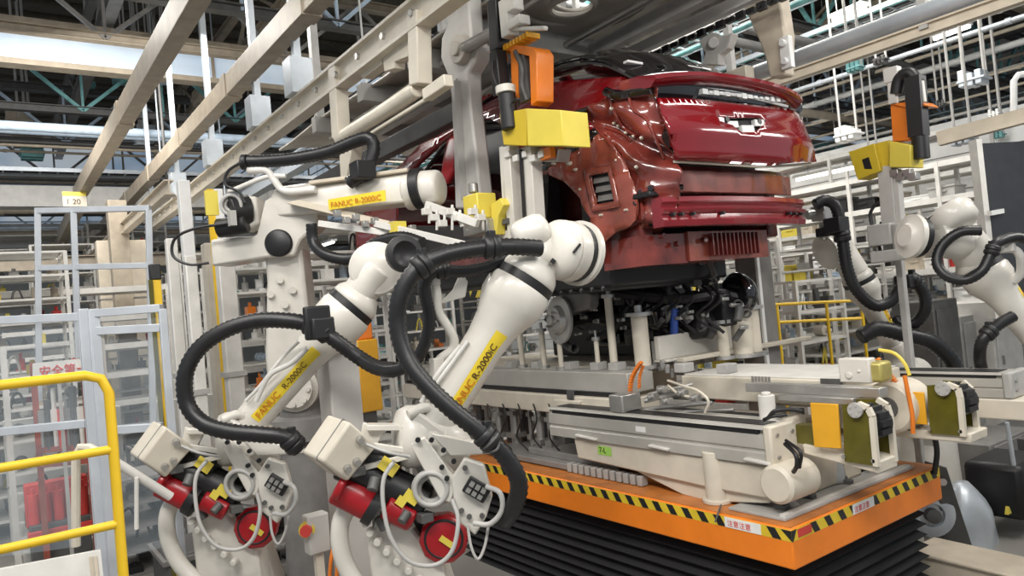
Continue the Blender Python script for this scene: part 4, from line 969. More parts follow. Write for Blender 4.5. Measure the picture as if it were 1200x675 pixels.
# rails across on top (run across the line)
def cross(px0, py0, px1, x, w_, h, name, lab, cat, m, bevel=.008):
    a0 = P(px0, py0, x=x); a1 = V((x, P(px1, py0, x=x).y, a0.z)); b = MB(); b.beam(a0, a1, w_, h); return tag(b.build(name, m, bevel=bevel), lab, cat)
q = V((-4.40, 4.60, 2.05)); q1 = V((-4.40, 5.92, 2.05))
t = thing('upright_plate', 'flat pale upright plate across the pallet below the dark axle parts', 'plate', (q.x, q.y, q.z - .12))
b = MB(); b.bb(q.x, q.x + .05, q.y, q1.y, q.z - .12, q.z + .08); b.bb(q.x - .02, q.x + .12, q.y, q1.y, q.z - .14, q.z - .12); b.build('plate', 'robot_white', t, bevel=.006)
b = MB(); b.bb(q.x - .06, q.x + .0, q.y + .02, q.y + .1, q.z - .22, q.z + .04); b.bb(q.x - .06, q.x + .0, q1.y - .7, q1.y - .6, q.z - .22, q.z + .04); b.build('end_plate', 'grey_paint', t, bevel=.006)
cross(797, 422, 950, -4.2, .08, .04, 'cross_rail', 'pale guide rail running across behind the cream box girder', 'rail', 'cream')
cross(740, 431, 860, -4.55, .12, .03, 'cross_rail', 'wider cream guide rail just under the upright plate', 'rail', 'rack_pale')
b = MB()
for k in range(9):
    p = P(776 + k * 5.5, 424 + (k % 3) * 5, x=-4.3 + .04 * (k % 2)); b.cyl(p - V((0, 0, .06)), p, .02); b.box(p, (.04, .03, .03))
tag(b.build('valve_block', 'steel', bevel=.004), 'row of small valves and fittings beside the orange cable guide', 'valves')
# long beams at left in front of the pallet
t = thing('pallet_beam', 'long pale pallet beam behind the front robot arm', 'beam', (-6, 4.3, 1.6))
p0 = P(560, 436, y=4.3)
b = MB(); b.bb(-8.2, -4.35, 4.2, 4.5, p0.z - .12, p0.z + .05); b.build('upper_beam', 'slide_alu', t, bevel=.008)
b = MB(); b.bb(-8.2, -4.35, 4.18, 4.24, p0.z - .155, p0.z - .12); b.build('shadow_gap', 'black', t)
b = MB(); b.bb(-8.2, -4.3, 4.12, 4.5, p0.z - .32, p0.z - .155); b.prism([P(648, 468, y=4.1), P(680, 470, y=4.1), P(676, 482, y=4.1), P(654, 480, y=4.1)], (0, .1, 0)); b.build('lower_beam', 'cream', t, bevel=.01)
b = MB(); q = P(667, 463, y=4.1); b.cyl(q, q + V((0, .03, 0)), .03); b.bb(q.x - .04, q.x + .04, 4.105, 4.125, q.z - .04, q.z + .04); b.build('locating_hole', 'dark_grey', t)
# lifting mechanism columns on the table
t = thing('pallet_lifter', 'steel columns and dark cylinders between the table top and the pallet beam', 'mechanism', (-5.4, 4.2, 1.05))
b = MB()
for px, r_ in [(585, .03), (604, .05), (622, .022), (633, .04), (645, .03), (662, .05), (680, .03), (572, .03), (555, .04)]:
    q = P(px, 500, y=4.2 + (px % 3) * .1); b.cyl((q.x, q.y, 1.06), (q.x, q.y, 1.5), r_); b.box((q.x, q.y, 1.2), (r_ * 3, r_ * 3, .05)); b.box((q.x, q.y, 1.42), (r_ * 2.6, r_ * 2.6, .04))
b.build('guide_column', 'steel', t)
b = MB()
for px in (595, 613, 640, 655, 672, 565): q = P(px, 490, y=4.45); b.box((q.x, q.y, 1.3), (.13, .1, .36)); b.cyl((q.x, q.y, 1.06), (q.x, q.y, 1.5), .03)
b.build('air_cylinder', 'dark_grey', t, bevel=.01)
b = MB(); b.bb(-6.2, -4.85, 3.95, 4.6, 1.06, 1.11); b.bb(-5.6, -4.4, 4.05, 4.4, 1.11, 1.17); b.build('mounting_plate', 'mid_grey', t, bevel=.006)
b = MB()
for k in range(12): b.bb(-4.9 + k * .075, -4.85 + k * .075, 3.93, 4.0, 1.055, 1.13)
b.build('terminal_row', 'grey_paint', t, bevel=.004)
b = MB()
for k in range(5): b.tube([P(570 + 18 * k, 470, y=4.15), P(575 + 18 * k, 490, y=4.02), P(568 + 19 * k, 512, y=4.05), P(585 + 18 * k, 530, y=4.1)], .008)
b.build('air_hose', 'black', t)
# carriage with linkage
q = P(740, 468, y=4.1)
t = thing('slide_carriage', 'silver carriage block with linkage arms riding on the nearest slide', 'carriage', (q.x, q.y, 1.60))
b = MB(); b.bb(q.x - .07, q.x + .08, 3.92, 4.13, 1.602, 1.74); b.build('block', 'steel', t, bevel=.012)
b = MB()
for (a0, a1, r_) in [((755, 470), (800, 458), .02), ((752, 480), (835, 472), .016), ((760, 462), (812, 450), .012), ((770, 484), (860, 480), .012)]: b.cyl(P(*a0, y=4.15), P(*a1, y=4.3), r_, seg=8)
for px, py in [(765, 465), (782, 470), (800, 460), (815, 466), (776, 456)]: p = P(px, py, y=4.12); b.box(p, (.07, .05, .05)); b.cyl(p - V((0, .05, 0)), p + V((0, .05, 0)), .018)
b.build('linkage', 'steel', t, bevel=.004)
b = MB(); b.tube([P(783, 446, y=4.2), P(800, 452, y=4.1), P(818, 458, y=4.1), P(830, 470, y=4.1), P(826, 484, y=4.1)], .01); b.tube([P(783, 452, y=4.2), P(796, 462, y=4.12), P(812, 466, y=4.1)], .01); b.build('clear_hose', 'cream', t)
b = MB(); b.tube([P(900, 490, y=4.0), P(908, 482, y=4.0), P(925, 480, y=4.05), P(940, 482, y=4.1)], .014); b.tube([P(895, 492, y=4.0), P(905, 488, y=4.0), P(922, 486, y=4.05)], .012); tag(b.build('power_cable', 'black'), 'black cables lying between the carriage and the yellow plate', 'cable')
def jointed(pts, lab, d=None, m='amber_plastic', w_=.03, **k):
    b = MB(); pts = catmull([P(px, py, **k) for px, py in pts], 5)
    for i in range(len(pts) - 1): b.beam(pts[i], pts[i].lerp(pts[i + 1], .8), w_, w_ * .7)
    return tag(b.build('cable_guide', m, bevel=.003), lab, 'cable guide')
jointed([(738, 462), (740, 445), (746, 432), (752, 424)], 'orange link cable guide standing beside the carriage', y=4.15, w_=.035)
jointed([(749, 455), (750, 440), (754, 428)], 'thinner orange link cable guide right beside the first one', y=4.18, w_=.025)
jointed([(1028, 420), (1040, 436), (1050, 448)], 'orange cable link behind the olive stop block', y=4.8, w_=.035)
b = MB(); b.tube([P(1030, 410, y=4.9), P(1048, 414, y=4.9), P(1060, 426, y=4.9), P(1066, 440, y=4.9)], .012); tag(b.build('air_hose', 'lemon'), 'yellow green hose arching behind the table end', 'hose')
# end rail in front of chain covers
a0 = P(860, 470, y=4.22); b = MB(); b.bb(a0.x, -2.36, 4.36, 4.46, 1.74, 1.80); b.bb(a0.x + .3, -2.5, 4.30, 4.36, 1.70, 1.74)
tag(b.build('flat_rail', 'steel', bevel=.004), 'flat steel rail ending above the near olive chain guard', 'rail')
q = P(898, 468, y=4.2); b = MB(); b.cyl((q.x, q.y, q.z - .14), (q.x, q.y, q.z + .03), .055, seg=18); b.cyl((q.x, q.y, q.z + .03), (q.x, q.y, q.z + .05), .03); tag(b.build('roller_post', 'rack_pale', bevel=.004), 'short pale round post between the slides', 'post')
# chain guards
def guard(dy, y, pl1, pl2, yel, lab, base, ymat='amber'):
    q = P(*pl1[0], y=y); t = thing('chain_guard', lab, 'chain guard', q)
    b = MB(); b.prism([P(px, py, y=y) for px, py in pl1], (0, .015, 0)); b.build('cover_plate', 'olive', t)
    b = MB(); b.prism([P(px, py, y=y + dy) for px, py in pl2], (0, .015, 0)); b.build('cover_plate', 'olive', t)
    for pl, yy in ((pl1, y), (pl2, y + dy)):
        b = MB(); pts = [P(px, py, y=yy) for px, py in pl]; idx = pl[1:-1]
        for i in range(1, len(pts) - 2): b.beam(pts[i] + V((.012, .0, 0)), pts[i + 1] + V((.012, 0, 0)), .03, .03)
        b.build('edge_rim', 'cream', t)
    b = MB(); c = sum((P(px, py, y=y) for px, py in pl1), V((0, 0, 0))) / len(pl1)
    b.lathe(c + V((.0, .04, .0)), (0, 1, 0), [(0, .09), (.03, .10), (dy - .06, .10), (dy - .05, .09)], 18)
    for k in range(9): an = k * .5 - .4; b.box(c + V((.0 + .10 * math.cos(an), dy * .5, .0 + .10 * math.sin(an))), (.035, dy * .5, .035))
    b.build('sprocket', 'black', t)
    b = MB(); p = c + V((.0, -.012, .10)); b.cyl(p, p + V((0, -.02, 0)), .045, seg=14)
    for k in range(5): an = k * 1.257; pp = p + V((.03 * math.cos(an), -.025, .03 * math.sin(an))); b.cyl(pp, pp + V((0, .01, 0)), .008, seg=8)
    b.build('bearing', 'grey_paint', t)
    b = MB()
    for (px, py) in (pl1[-1], pl1[-2]): p = P(px, py, y=y) + V((0, -.005, .03)); b.cyl(p, p + V((0, -.01, 0)), .012)
    b.build('bolt', 'steel', t)
    b = MB(); b.prism([P(px, py, y=y - .03) for px, py in yel], (0, .018, 0)); b.build('yellow_plate', ymat, t, bevel=.004)
    b = MB(); b.prism([P(px, py, y=y + .02) for px, py in base], (0, dy, 0)); b.build('bracket_base', 'cream', t, bevel=.01)
    return t
g1 = guard(.22, 4.12, [(987, 474), (1004, 473), (1015, 478), (1020, 488), (1025, 546), (990, 541)], [(1000, 468), (1026, 468), (1037, 475), (1041, 488), (1046, 540), (1012, 536)],
      [(949, 472), (981, 474), (985, 526), (954, 524)], 'olive translucent chain guard with a yellow plate at the near table end', [(940, 520), (1030, 541), (1030, 556), (942, 532)])
b = MB(); b.prism([P(px, py, y=4.16) for px, py in [(930, 498), (952, 499), (955, 522), (932, 519)]], (0, .1, 0)); b.build('side_cover', 'olive', g1)
g2 = guard(.24, 4.85, [(1086, 452), (1108, 450), (1120, 455), (1123, 466), (1127, 511), (1090, 508)], [(1104, 446), (1126, 447), (1136, 456), (1139, 468), (1143, 508), (1112, 505)],
      [(1060, 459), (1082, 460), (1086, 498), (1064, 496)], 'olive translucent chain guard at the far right table end', [(1045, 500), (1138, 508), (1138, 520), (1050, 512)])
b = MB(); b.prism([P(px, py, y=4.86) for px, py in [(1052, 460), (1062, 460), (1066, 505), (1056, 502)]], (0, .12, 0)); b.build('side_cover', 'olive', g2)
b = MB(); b.tube([P(1060, 440, y=4.75), P(1064, 460, y=4.75), P(1069, 485, y=4.75), P(1070, 508, y=4.75)], .014, seg=8); tag(b.build('warning_strap', 'amber_plastic'), 'bright orange vertical cable in front of the far chain guard', 'cable')
# motor housing between the guards
q = P(1040, 478, y=4.75); t = thing('drive_housing', 'pale cream drive housing between the two chain guards', 'housing', q)
b = MB(); b.lathe(q, (0, 1, 0), [(0, .15), (.02, .17), (.28, .17), (.3, .14)], 24); b.box(q + V((-.2, .15, -.02)), (.3, .28, .3)); b.build('casing', 'cream', t, bevel=.01)
b = MB(); b.cyl(q + V((0, -.02, 0)), q + V((0, .01, 0)), .07, seg=16); b.build('shaft_cap', 'dark_grey', t)
# right-hand slide unit
q0, q1 = P(1085, 432, y=5.5), P(1192, 466, y=5.5)
slide(q0.x - 1.4, q1.x, 5.45, 5.72, q1.z, P(1192, 437, y=5.5).z, 'grey linear slide sticking out at the right edge behind the chain guard', endm='grey_paint')
b = MB(); b.bb(q0.x - 1.3, q1.x + .1, 5.43, 5.75, q1.z - .14, q1.z - .005); t = tag(b.build('support_casting', 'cream', bevel=.01), 'cream base beam under the slide at the right edge', 'casting')
b = MB(); b.bb(-3.3, -3.2, 5.5, 5.6, 1.05, q1.z - .14); tag(b.build('stanchion', 'grey_paint'), 'grey stanchion standing on the table under the right hand slide', 'support')
b = MB(); b.bb(-3.3, -3.2, 5.95, 6.05, 0, q1.z - .02); tag(b.build('stanchion', 'grey_paint'), 'grey stanchion on the floor beside the orange table end', 'support')
b = MB(); b.bb(-3.0, -2.9, 5.0, 5.1, 1.05, q1.z - .1); tag(b.build('stanchion', 'grey_paint'), 'grey stanchion under the far chain guard', 'support')
b = MB(); b.tube([P(1095, 555, y=5.5), P(1098, 530, y=5.5), P(1094, 505, y=5.5)], .02); tag(b.build('power_cable', 'black'), 'black cable hanging at the right end of the orange table', 'cable')
b = MB(); b.tube([P(845, 592, y=3.85), P(842, 600, y=3.75), P(838, 612, y=3.72)], .006); tag(b.build('tie_cable', 'dark_grey'), 'thin dark cable end hanging over the striped table edge', 'cable')
# ================================================================== axle and drive unit on the pallet, under the car
g = random.Random(21)
PT = P(560, 436, y=4.3).z + .05     # pallet beam top
t = thing('pallet', 'pallet deck carrying the axle parts under the car', 'pallet', (-5.8, 4.6, PT - .03))
b = MB(); b.bb(-7.6, -4.45, 4.52, 5.6, PT - .05, PT); b.bb(-7.0, -5.0, 4.75, 5.5, 1.55, PT - .05); b.build('deck', 'beige_paint', t, bevel=.01)
b = MB()
for px in (600, 630, 668, 700, 722, 800, 850): q = P(px, 425, y=4.35); b.bb(q.x - .05, q.x + .05, 4.3, 4.42, PT, PT + .07)
b.build('locator_block', 'grey_paint', t, bevel=.006)
def pin(px, top, y, r_, lab, m='cream'):
    q = P(px, top, y=y); t = thing('support_pin', lab, 'support pin', (q.x, q.y, PT))
    b = MB(); b.cyl((q.x, q.y, PT), (q.x, q.y, q.z - .03), r_, seg=14); b.build('post', m, t)
    b = MB(); b.cyl((q.x, q.y, q.z - .03), (q.x, q.y, q.z), r_ * 1.7, seg=14); b.cyl((q.x, q.y, q.z), (q.x, q.y, q.z + .06), r_ * .5, seg=10); b.cyl((q.x, q.y, PT), (q.x, q.y, PT + .03), r_ * 1.8, seg=14); b.build('collar', 'steel', t)
for px, top, y, r_, lab in [(748, 366, 4.5, .07, 'thick cream support pin below the axle, tallest on the pallet'), (712, 345, 4.4, .035, 'slender cream support pin with a blue cap beside it'), (608, 380, 4.4, .03, 'left one of two thin support pins beside the brake disc'), (634, 385, 4.4, .03, 'right one of two thin support pins beside the brake disc'), (655, 398, 4.3, .025, 'short thin pin just under the brake disc'), (698, 395, 4.35, .022, 'short thin pin left of the slender blue capped pin'), (845, 375, 5.2, .05, 'support pin near the grey column at right'), (866, 355, 5.4, .09, 'broad pale support pin near the right end of the axle'), (880, 358, 5.5, .06, 'narrow pale support pin at the far right of the axle')]: pin(px, top, y, r_, lab)
t = thing('rear_axle', 'black rear axle and electric drive unit waiting under the car body', 'axle', (-5.2, 4.8, 2.1))
def Q(px, py, y=4.6): return P(px, py, y=y)
b = MB(); c = Q(658, 375, 4.32); b.lathe(c, (-.15, -1, .05), [(0, .10), (.01, .22), (.035, .22), (.04, .14), (.09, .12), (.10, .05), (.13, .045)], 30)
for k in range(5): an = k * 1.257; pp = c + V((.08 * math.cos(an), -.09, .08 * math.sin(an))); b.cyl(pp, pp + V((0, -.05, 0)), .012)
b.build('brake_disc', 'steel', t)
b = MB(); c2 = Q(672, 378, 4.4); b.ring(c2, (-.15, -1, .05), .24, .045, a0=-1.6, a1=1.6); b.build('splash_shield', 'dark_grey', t)
b = MB(); b.prism([Q(648, 340, 4.35), Q(672, 332, 4.35), Q(692, 345, 4.35), Q(690, 362, 4.35), Q(664, 368, 4.35), Q(652, 355, 4.35)], (0, .12, 0)); b.build('brake_caliper', 'mid_grey', t, bevel=.02)
b = MB()
b.tube([Q(665, 345, 4.5), Q(700, 338, 4.6), Q(740, 345, 4.6), Q(800, 350, 4.9), Q(840, 345, 5.2), Q(875, 350, 5.4)], .05)
b.tube([Q(660, 380, 4.5), Q(700, 372, 4.6), Q(740, 378, 4.7), Q(790, 380, 5.0), Q(830, 372, 5.3)], .06)
b.tube([Q(670, 330, 4.6), Q(720, 322, 4.7), Q(780, 330, 4.9), Q(830, 332, 5.2)], .035)
b.tube([Q(690, 400, 4.5), Q(720, 385, 4.6), Q(735, 360, 4.7)], .04); b.tube([Q(770, 395, 4.9), Q(790, 370, 5.0), Q(820, 352, 5.2)], .045)
b.build('subframe_tube', 'black', t)
b = MB()
b.lathe(Q(765, 365, 4.75), (-.2, 1, 0), [(0, .12), (.03, .17), (.35, .19), (.5, .16), (.55, .1)], 24); b.lathe(Q(700, 365, 4.7), (.4, 1, 0), [(0, .1), (.05, .15), (.3, .15), (.35, .1)], 20)
b.box(Q(800, 368, 5.1), (.35, .3, .22)); b.box(Q(725, 395, 4.8), (.3, .3, .14)); b.lathe(Q(866, 345, 5.4), (-.2, -1, 0), [(-.1, .14), (0, .2), (.06, .2), (.08, .1)], 22)
b.build('drive_housing', 'car_black', t, bevel=.03)
b = MB(); b.bb(-6.6, -4.4, 5.25, 5.5, PT + .02, PT + .52); b.build('dark_backdrop', 'black', t, bevel=.02)  # black block added as a dark backdrop behind the axle parts
b = MB(); b.box(Q(720, 350, 4.9), (.5, .25, .2)); b.box(Q(845, 362, 5.3), (.3, .3, .3)); b.lathe(Q(820, 380, 5.1), (-.2, -1, 0), [(-.15, .08), (-.1, .13), (.1, .13), (.12, .06)], 18); b.box(Q(775, 340, 4.9), (.45, .3, .12)); b.build('motor_body', 'black', t, bevel=.03)
b = MB()
for (px, py0, py1, y, r_) in [(790, 352, 395, 4.85, .035), (710, 320, 340, 4.5, .035)]: b.cyl(Q(px, py0, y), Q(px, py1, y), r_)
b.build('damper', 'blue', t)
b = MB()
for i in range(62):
    px, py = g.uniform(645, 885), g.uniform(326, 402); c = Q(px, py, 4.35 + (px - 645) / 240 * .9 + g.uniform(-.08, .2)); k = g.randrange(3)
    if k == 0: b.cyl(c, c + V((g.uniform(-.1, .1), g.uniform(-.1, .1), g.uniform(.04, .12))), g.uniform(.015, .04), seg=10)
    elif k == 1: b.box(c, (g.uniform(.04, .12), g.uniform(.04, .1), g.uniform(.03, .08)), rz=g.uniform(0, 1.5))
    else: b.ring(c, (g.uniform(-1, 1), -1, g.uniform(-1, 1)), g.uniform(.03, .06), .012, seg=14)
b.build('fastener', 'dark_grey', t, bevel=.004)
b = MB()
for i in range(30):
    px, py = g.uniform(650, 880), g.uniform(325, 400); c = Q(px, py, 4.3 + (px - 645) / 240 * .9); b.box(c, (g.uniform(.03, .08), .03, g.uniform(.02, .05)), rz=g.uniform(0, 1)); b.cyl(c, c + V((0, -.05, 0)), .015)
b.build('bracket', 'steel', t, bevel=.003)
b = MB()
for i in range(6):
    px = g.uniform(690, 850); b.tube([Q(px, 335, 4.5 + (px - 690) / 300), Q(px + 12, 350, 4.45 + (px - 690) / 300), Q(px - 6, 370, 4.5 + (px - 690) / 300), Q(px + 16, 390, 4.6 + (px - 690) / 300)], .014)
b.build('brake_hose', 'black', t)
b = MB(); b.prism([Q(686, 325, 4.9), Q(755, 318, 4.9), Q(755, 334, 4.9), Q(690, 338, 4.9)], (0, .3, 0)); b.build('cover_sheet', 'aluminium', t, bevel=.006)
q = P(870, 300, y=5.9); t = thing('grey_column', 'grey machine column right behind the axle under the car rear', 'column', (q.x, q.y, 0))
b = MB(); b.bb(q.x - .1, q.x + .14, q.y, q.y + .25, 0, P(870, 283, y=5.9).z); b.build('column', 'mid_grey', t, bevel=.01)
b = MB(); b.bb(q.x + .145, q.x + .17, q.y - .02, q.y + .02, .8, P(870, 285, y=5.9).z); b.build('edge_strip', 'white', t)
t = thing('hanging_clamp', 'grey clamp mechanism hanging below the car rear edge', 'clamp', P(822, 300, y=5.0))
b = MB(); b.tube([P(808, 285, y=5.0), P(812, 300, y=5.0), P(806, 318, y=5.0), P(815, 332, y=5.0)], .03); b.tube([P(826, 282, y=5.0), P(830, 305, y=5.0), P(838, 325, y=5.0)], .028); b.box(P(820, 300, y=5.0), (.1, .1, .16)); b.box(P(812, 330, y=5.0), (.12, .1, .08)); b.build('clamp_arm', 'dark_grey', t, bevel=.008)
b = MB(); b.cyl(P(816, 288, y=4.95), P(818, 310, y=4.95), .02); b.box(P(806, 326, y=4.95), (.06, .06, .1)); b.build('cylinder_rod', 'steel', t)
# striped bar and clutter left of the axle
b = MB(); a0, a1 = P(552, 345, y=4.0), P(600, 341, y=4.0); t = thing('hazard_bar', 'small black and yellow striped bar behind the front robot wrist', 'hazard bar', a0)
b.beam(a0, a1, .03, .07); b.build('bar', 'lemon', t)
b = MB(); d_ = (a1 - a0) / 6
for k in range(0, 6, 2): b.prism([a0 + d_ * k + V((0, -.02, -.034)), a0 + d_ * (k + .8) + V((0, -.02, -.034)), a0 + d_ * (k + 1.3) + V((0, -.02, .034)), a0 + d_ * (k + .5) + V((0, -.02, .034))], (0, .004, 0))
b.build('black_stripe', 'black', t)
# ================================================================== robots
FWD = V((RM[0][2], RM[1][2], RM[2][2])); TOC = -FWD      # unit vector back towards where one stands
def shell(t, name, items, m='robot_white', bevel=0.0, ang=50, sub=None, label=None):
    b = MB()
    for f in items: f(b)
    return b.build(name, m, t if sub is None else sub, bevel=bevel, ang=ang, label=label)
def forearm(t, A, B, s=1.0, lab=None, txt='F-2000iC', side=None, wr=1.0):
    """tapered forearm casting from A (elbow) to B (wrist collar) with a yellow name strip facing side"""
    A, B = V(A), V(B); ax = B - A; L = ax.length; d = ax.normalized()
    r = lambda k: k * s
    shell(t, 'forearm', [lambda b: b.lathe(A, d, [(0, r(.112)), (L * .1, r(.112)), (L * .62, r(.118)), (L * .74, r(.135)), (L * .84, r(.172)), (L * .88, r(.186)), (L * .975, r(.188)), (L, r(.178))], 32)], ang=60)
    shell(t, 'collar_ring', [lambda b: b.lathe(B, d, [(0, r(.165)), (.002, r(.176)), (r(.05), r(.176)), (r(.052), r(.16))], 32)], 'black')
    shell(t, 'wrist_collar', [lambda b: b.lathe(B + d * r(.051), d, [(0, r(.168)), (r(.01), r(.172)), (r(.05), r(.165)), (r(.09), r(.14)), (r(.12), r(.12))], 30)])
    sd = side or TOC; sd = (sd - d * sd.dot(d)).normalized(); rt = d.cross(sd).normalized()
    if rt.dot(V((RM[0][1], RM[1][1], RM[2][1]))) < 0: rt = rt
    R0 = r(.123)
    # curved strip lying on the casting
    def strip(b):
        n = 6; w_ = r(.075); vs = []; fs = []
        for (tt, rr_) in ((L * .17, r(.1145)), (L * .45, r(.1185)), (L * .62, r(.1200)), (L * .70, r(.1315))):
            for k in range(n + 1):
                an = (k / n - .5) * w_ / R0 + STR; vs.append(A + d * tt + (sd * math.cos(an) + rt * math.sin(an)) * rr_)
        for i in range(3):
            for k in range(n): fs.append([i * (n + 1) + k, i * (n + 1) + k + 1, (i + 1) * (n + 1) + k + 1, (i + 1) * (n + 1) + k])
        b.add(vs, fs)
    STR = STRIP_ANG.get(t.name, 0.0)
    st = shell(t, 'name_strip', [strip], 'lemon'); st.data.materials[0] = K['strip_yellow']
    nrm = (sd * math.cos(STR) + rt * math.sin(STR)); up = nrm.cross(d)
    rd = d
    if up.z < 0: up = -up; rd = d
    if rd.cross(up).dot(nrm) < 0: rd = -d
    org = A + d * (L * .19 if rd == d else L * .66) + nrm * r(.123) - up * r(.020)
    q = text('FANUC', org, rd, up, r(.062), 'text_orange', st, name='lettering')
    q = text('R-2000iC', org + rd * L * .22, rd, up, r(.056), 'text_dark', st, name='lettering')
    return d
STRIP_ANG = {}
K['strip_yellow'] = mat('strip_yellow', (.80, .60, .04), .4, var=.04)
def hose(t, pts, r=.042, lab=None, clamps=(), sub=None):
    pts = [V(p) for p in pts]
    o = shell(t, 'dress_hose', [lambda b: b.tube(pts, r, seg=12, n=14, ribs=r * .33)], 'hose_black', ang=70)
    cc = catmull(pts, 10)
    for f in clamps:
        i = int(f * (len(cc) - 2)); c = cc[i]; dd = (cc[i + 1] - c).normalized()
        shell(t, 'hose_clamp', [lambda b: b.lathe(c - dd * r * .9, dd, [(0, r * 1.25), (r * .2, r * 1.4), (r * .8, r * 1.4), (r * .9, r * 1.15), (r, r * 1.4), (r * 1.7, r * 1.4), (r * 1.9, r * 1.2)], 18), lambda b: b.box(c + V((0, 0, r * 1.5)), (r * .9, r * .9, r * .8))], 'black', .004)
    return o
def lower_body(t, p, s=1.0):
    """elbow casting, servo motors, control box and swinging arm; p(px, py, d) places a point"""
    el = p(480, 520, 4.12)
    shell(t, 'elbow_casting', [
        lambda b: b.lathe(p(468, 512, 4.0), (.2, .95, -.1), [(-.02, .10), (0, .15), (.04, .17), (.2, .17), (.24, .14)], 26),
        lambda b: b.lathe(p(500, 505, 4.02), p(545, 540, 4.1) - p(500, 505, 4.02), [(-.06, .10), (0, .14), (.12, .15), (.2, .13), (.26, .1)], 24),
        lambda b: b.lathe(p(528, 585, 4.08), p(495, 510, 4.1) - p(528, 585, 4.08), [(0, .08), (.05, .10), (.25, .11), (.3, .12)], 20),
        lambda b: b.prism([p(468, 500, 3.9), p(490, 482, 3.9), p(522, 505, 3.9), p(530, 530, 3.9), p(505, 545, 3.9), (p(478, 530, 3.9))], FWD * .14)], bevel=.015)
    shell(t, 'casting_rib', [
        lambda b: b.prism([p(480, 520, 3.86), p(498, 512, 3.86), p(536, 565, 3.86), p(528, 590, 3.86), p(515, 585, 3.86)], FWD * .10),
        lambda b: b.prism([p(505, 508, 3.88), p(548, 516, 3.88), p(590, 524, 3.88), p(592, 531, 3.88), p(560, 533, 3.88), p(528, 535, 3.88)], FWD * .05),
        lambda b: b.tube([p(478, 486, 3.9), p(500, 478, 3.95), p(512, 492, 4.0)], .03)], bevel=.008)
    shell(t, 'bolt', [(lambda b, q=q: b.cyl(p(*q), p(*q) + TOC * .02, .014, seg=8)) for q in [(490, 515, 3.85), (506, 515, 3.85), (520, 527, 3.85), (518, 547, 3.85), (524, 560, 3.85), (532, 540, 3.87)]], 'black')
    shell(t, 'motor_flange', [lambda b: b.ring(p(505, 573, 3.86), TOC, .085, .014), lambda b: b.ring(p(505, 573, 3.89), TOC, .09, .016), lambda b: b.ring(p(505, 573, 3.92), TOC, .07, .02), lambda b: b.ring(p(505, 573, 3.96), TOC, .09, .016)], 'wire_grey')
    shell(t, 'servo_motor', [
        lambda b: b.cyl(p(400, 540, 3.98), p(500, 590, 4.0), .105, seg=8), lambda b: b.cyl(p(425, 535, 4.0), p(470, 545, 4.0), .09, seg=8),
        lambda b: b.cyl(p(510, 620, 4.15), p(455, 615, 4.25), .09, seg=12)], 'black', .012)
    shell(t, 'motor_cover', [lambda b: b.cyl(p(395, 570, 3.95), p(438, 592, 3.95), .10, seg=8), lambda b: b.cyl(p(452, 592, 3.93), p(484, 608, 3.95), .075, seg=8),
        lambda b: b.cyl(p(396, 568, 3.88), p(404, 572, 3.88), .08, seg=8)], 'motor_red', .012, label='red motor cover at the lower left')
    shell(t, 'motor_cap', [lambda b: b.lathe(p(520, 632, 3.98), TOC + V((.1, 0, .05)), [(-.14, .10), (-.12, .125), (0, .135), (.015, .13), (.03, .10), (.035, .05)], 10)], 'motor_red', .006, label='round red motor end cap')
    def yl(b):
        for q, w_, h_ in [((455, 547, 3.87), .10, .07), ((482, 583, 3.87), .08, .06), ((524, 636, 3.93), .09, .03), ((470, 588, 3.87), .05, .05)]:
            c = p(*q); r_, u_ = V((RM[0][0], RM[1][0], RM[2][0])), V((-RM[0][1], -RM[1][1], -RM[2][1])); r2 = (r_ * .8 - u_ * .55).normalized(); u2 = r2.cross(FWD).normalized()
            b.hexa(c - r2 * w_ / 2 - u2 * h_ / 2, r2 * w_, u2 * h_, FWD * .012)
    shell(t, 'warning_label', [yl], 'lemon')
    shell(t, 'motor_connector', [lambda b: b.cyl(p(440, 560, 3.84), p(436, 575, 3.80), .03, seg=10), lambda b: b.cyl(p(478, 600, 3.88), p(470, 612, 3.84), .026, seg=10), lambda b: b.box(p(498, 606, 3.9), (.07, .07, .05)), lambda b: b.box(p(418, 552, 3.86), (.06, .08, .05)),
        lambda b: b.cyl(p(444, 605, 3.95), p(452, 620, 3.95), .03, seg=10)], 'dark_grey', .005)
    shell(t, 'motor_end_ring', [lambda b: b.ring(p(520, 632, 3.955), TOC + V((.1, 0, .05)), .10, .008), lambda b: b.cyl(p(434, 590, 3.95), p(444, 596, 3.95), .108, seg=16)], 'black')
    # connector plate
    shell(t, 'connector_plate', [lambda b: b.prism([p(529, 560, 3.85), p(544, 537, 3.85), p(567, 545, 3.85), p(577, 582, 3.85), p(570, 606, 3.85), p(557, 628, 3.85), p(534, 609, 3.85)], FWD * .06)], bevel=.01)
    c = p(558, 572, 3.84); r_, u_ = V((RM[0][0], RM[1][0], RM[2][0])), V((-RM[0][1], -RM[1][1], -RM[2][1]))
    r2 = (r_ * .85 - u_ * .5).normalized(); u2 = (u_ * .85 + r_ * .5).normalized()
    cn = shell(t, 'connector', [lambda b: b.hexa(c - r2 * .06 - u2 * .045, r2 * .13, u2 * .09, TOC * .03)], 'black', .006)
    shell(t, 'pin_block', [(lambda b, i=i: b.hexa(c - r2 * (.045 - .034 * (i % 3)) - u2 * (.03 - .036 * (i // 3)), r2 * .024, u2 * .024, TOC * .055)) for i in range(6)], 'steel', sub=cn)
    shell(t, 'plate_screw', [(lambda b, q=q: b.cyl(p(*q), p(*q) + TOC * .015, .014, seg=10)) for q in [(541, 598, 3.84), (550, 605, 3.84), (565, 604, 3.84), (545, 548, 3.84)]], 'dark_grey')
    # control box
    A_, B_, D_, E_ = p(378, 541, 3.72), p(410, 494, 3.76), p(408, 565, 3.80), p(353, 530, 3.86)
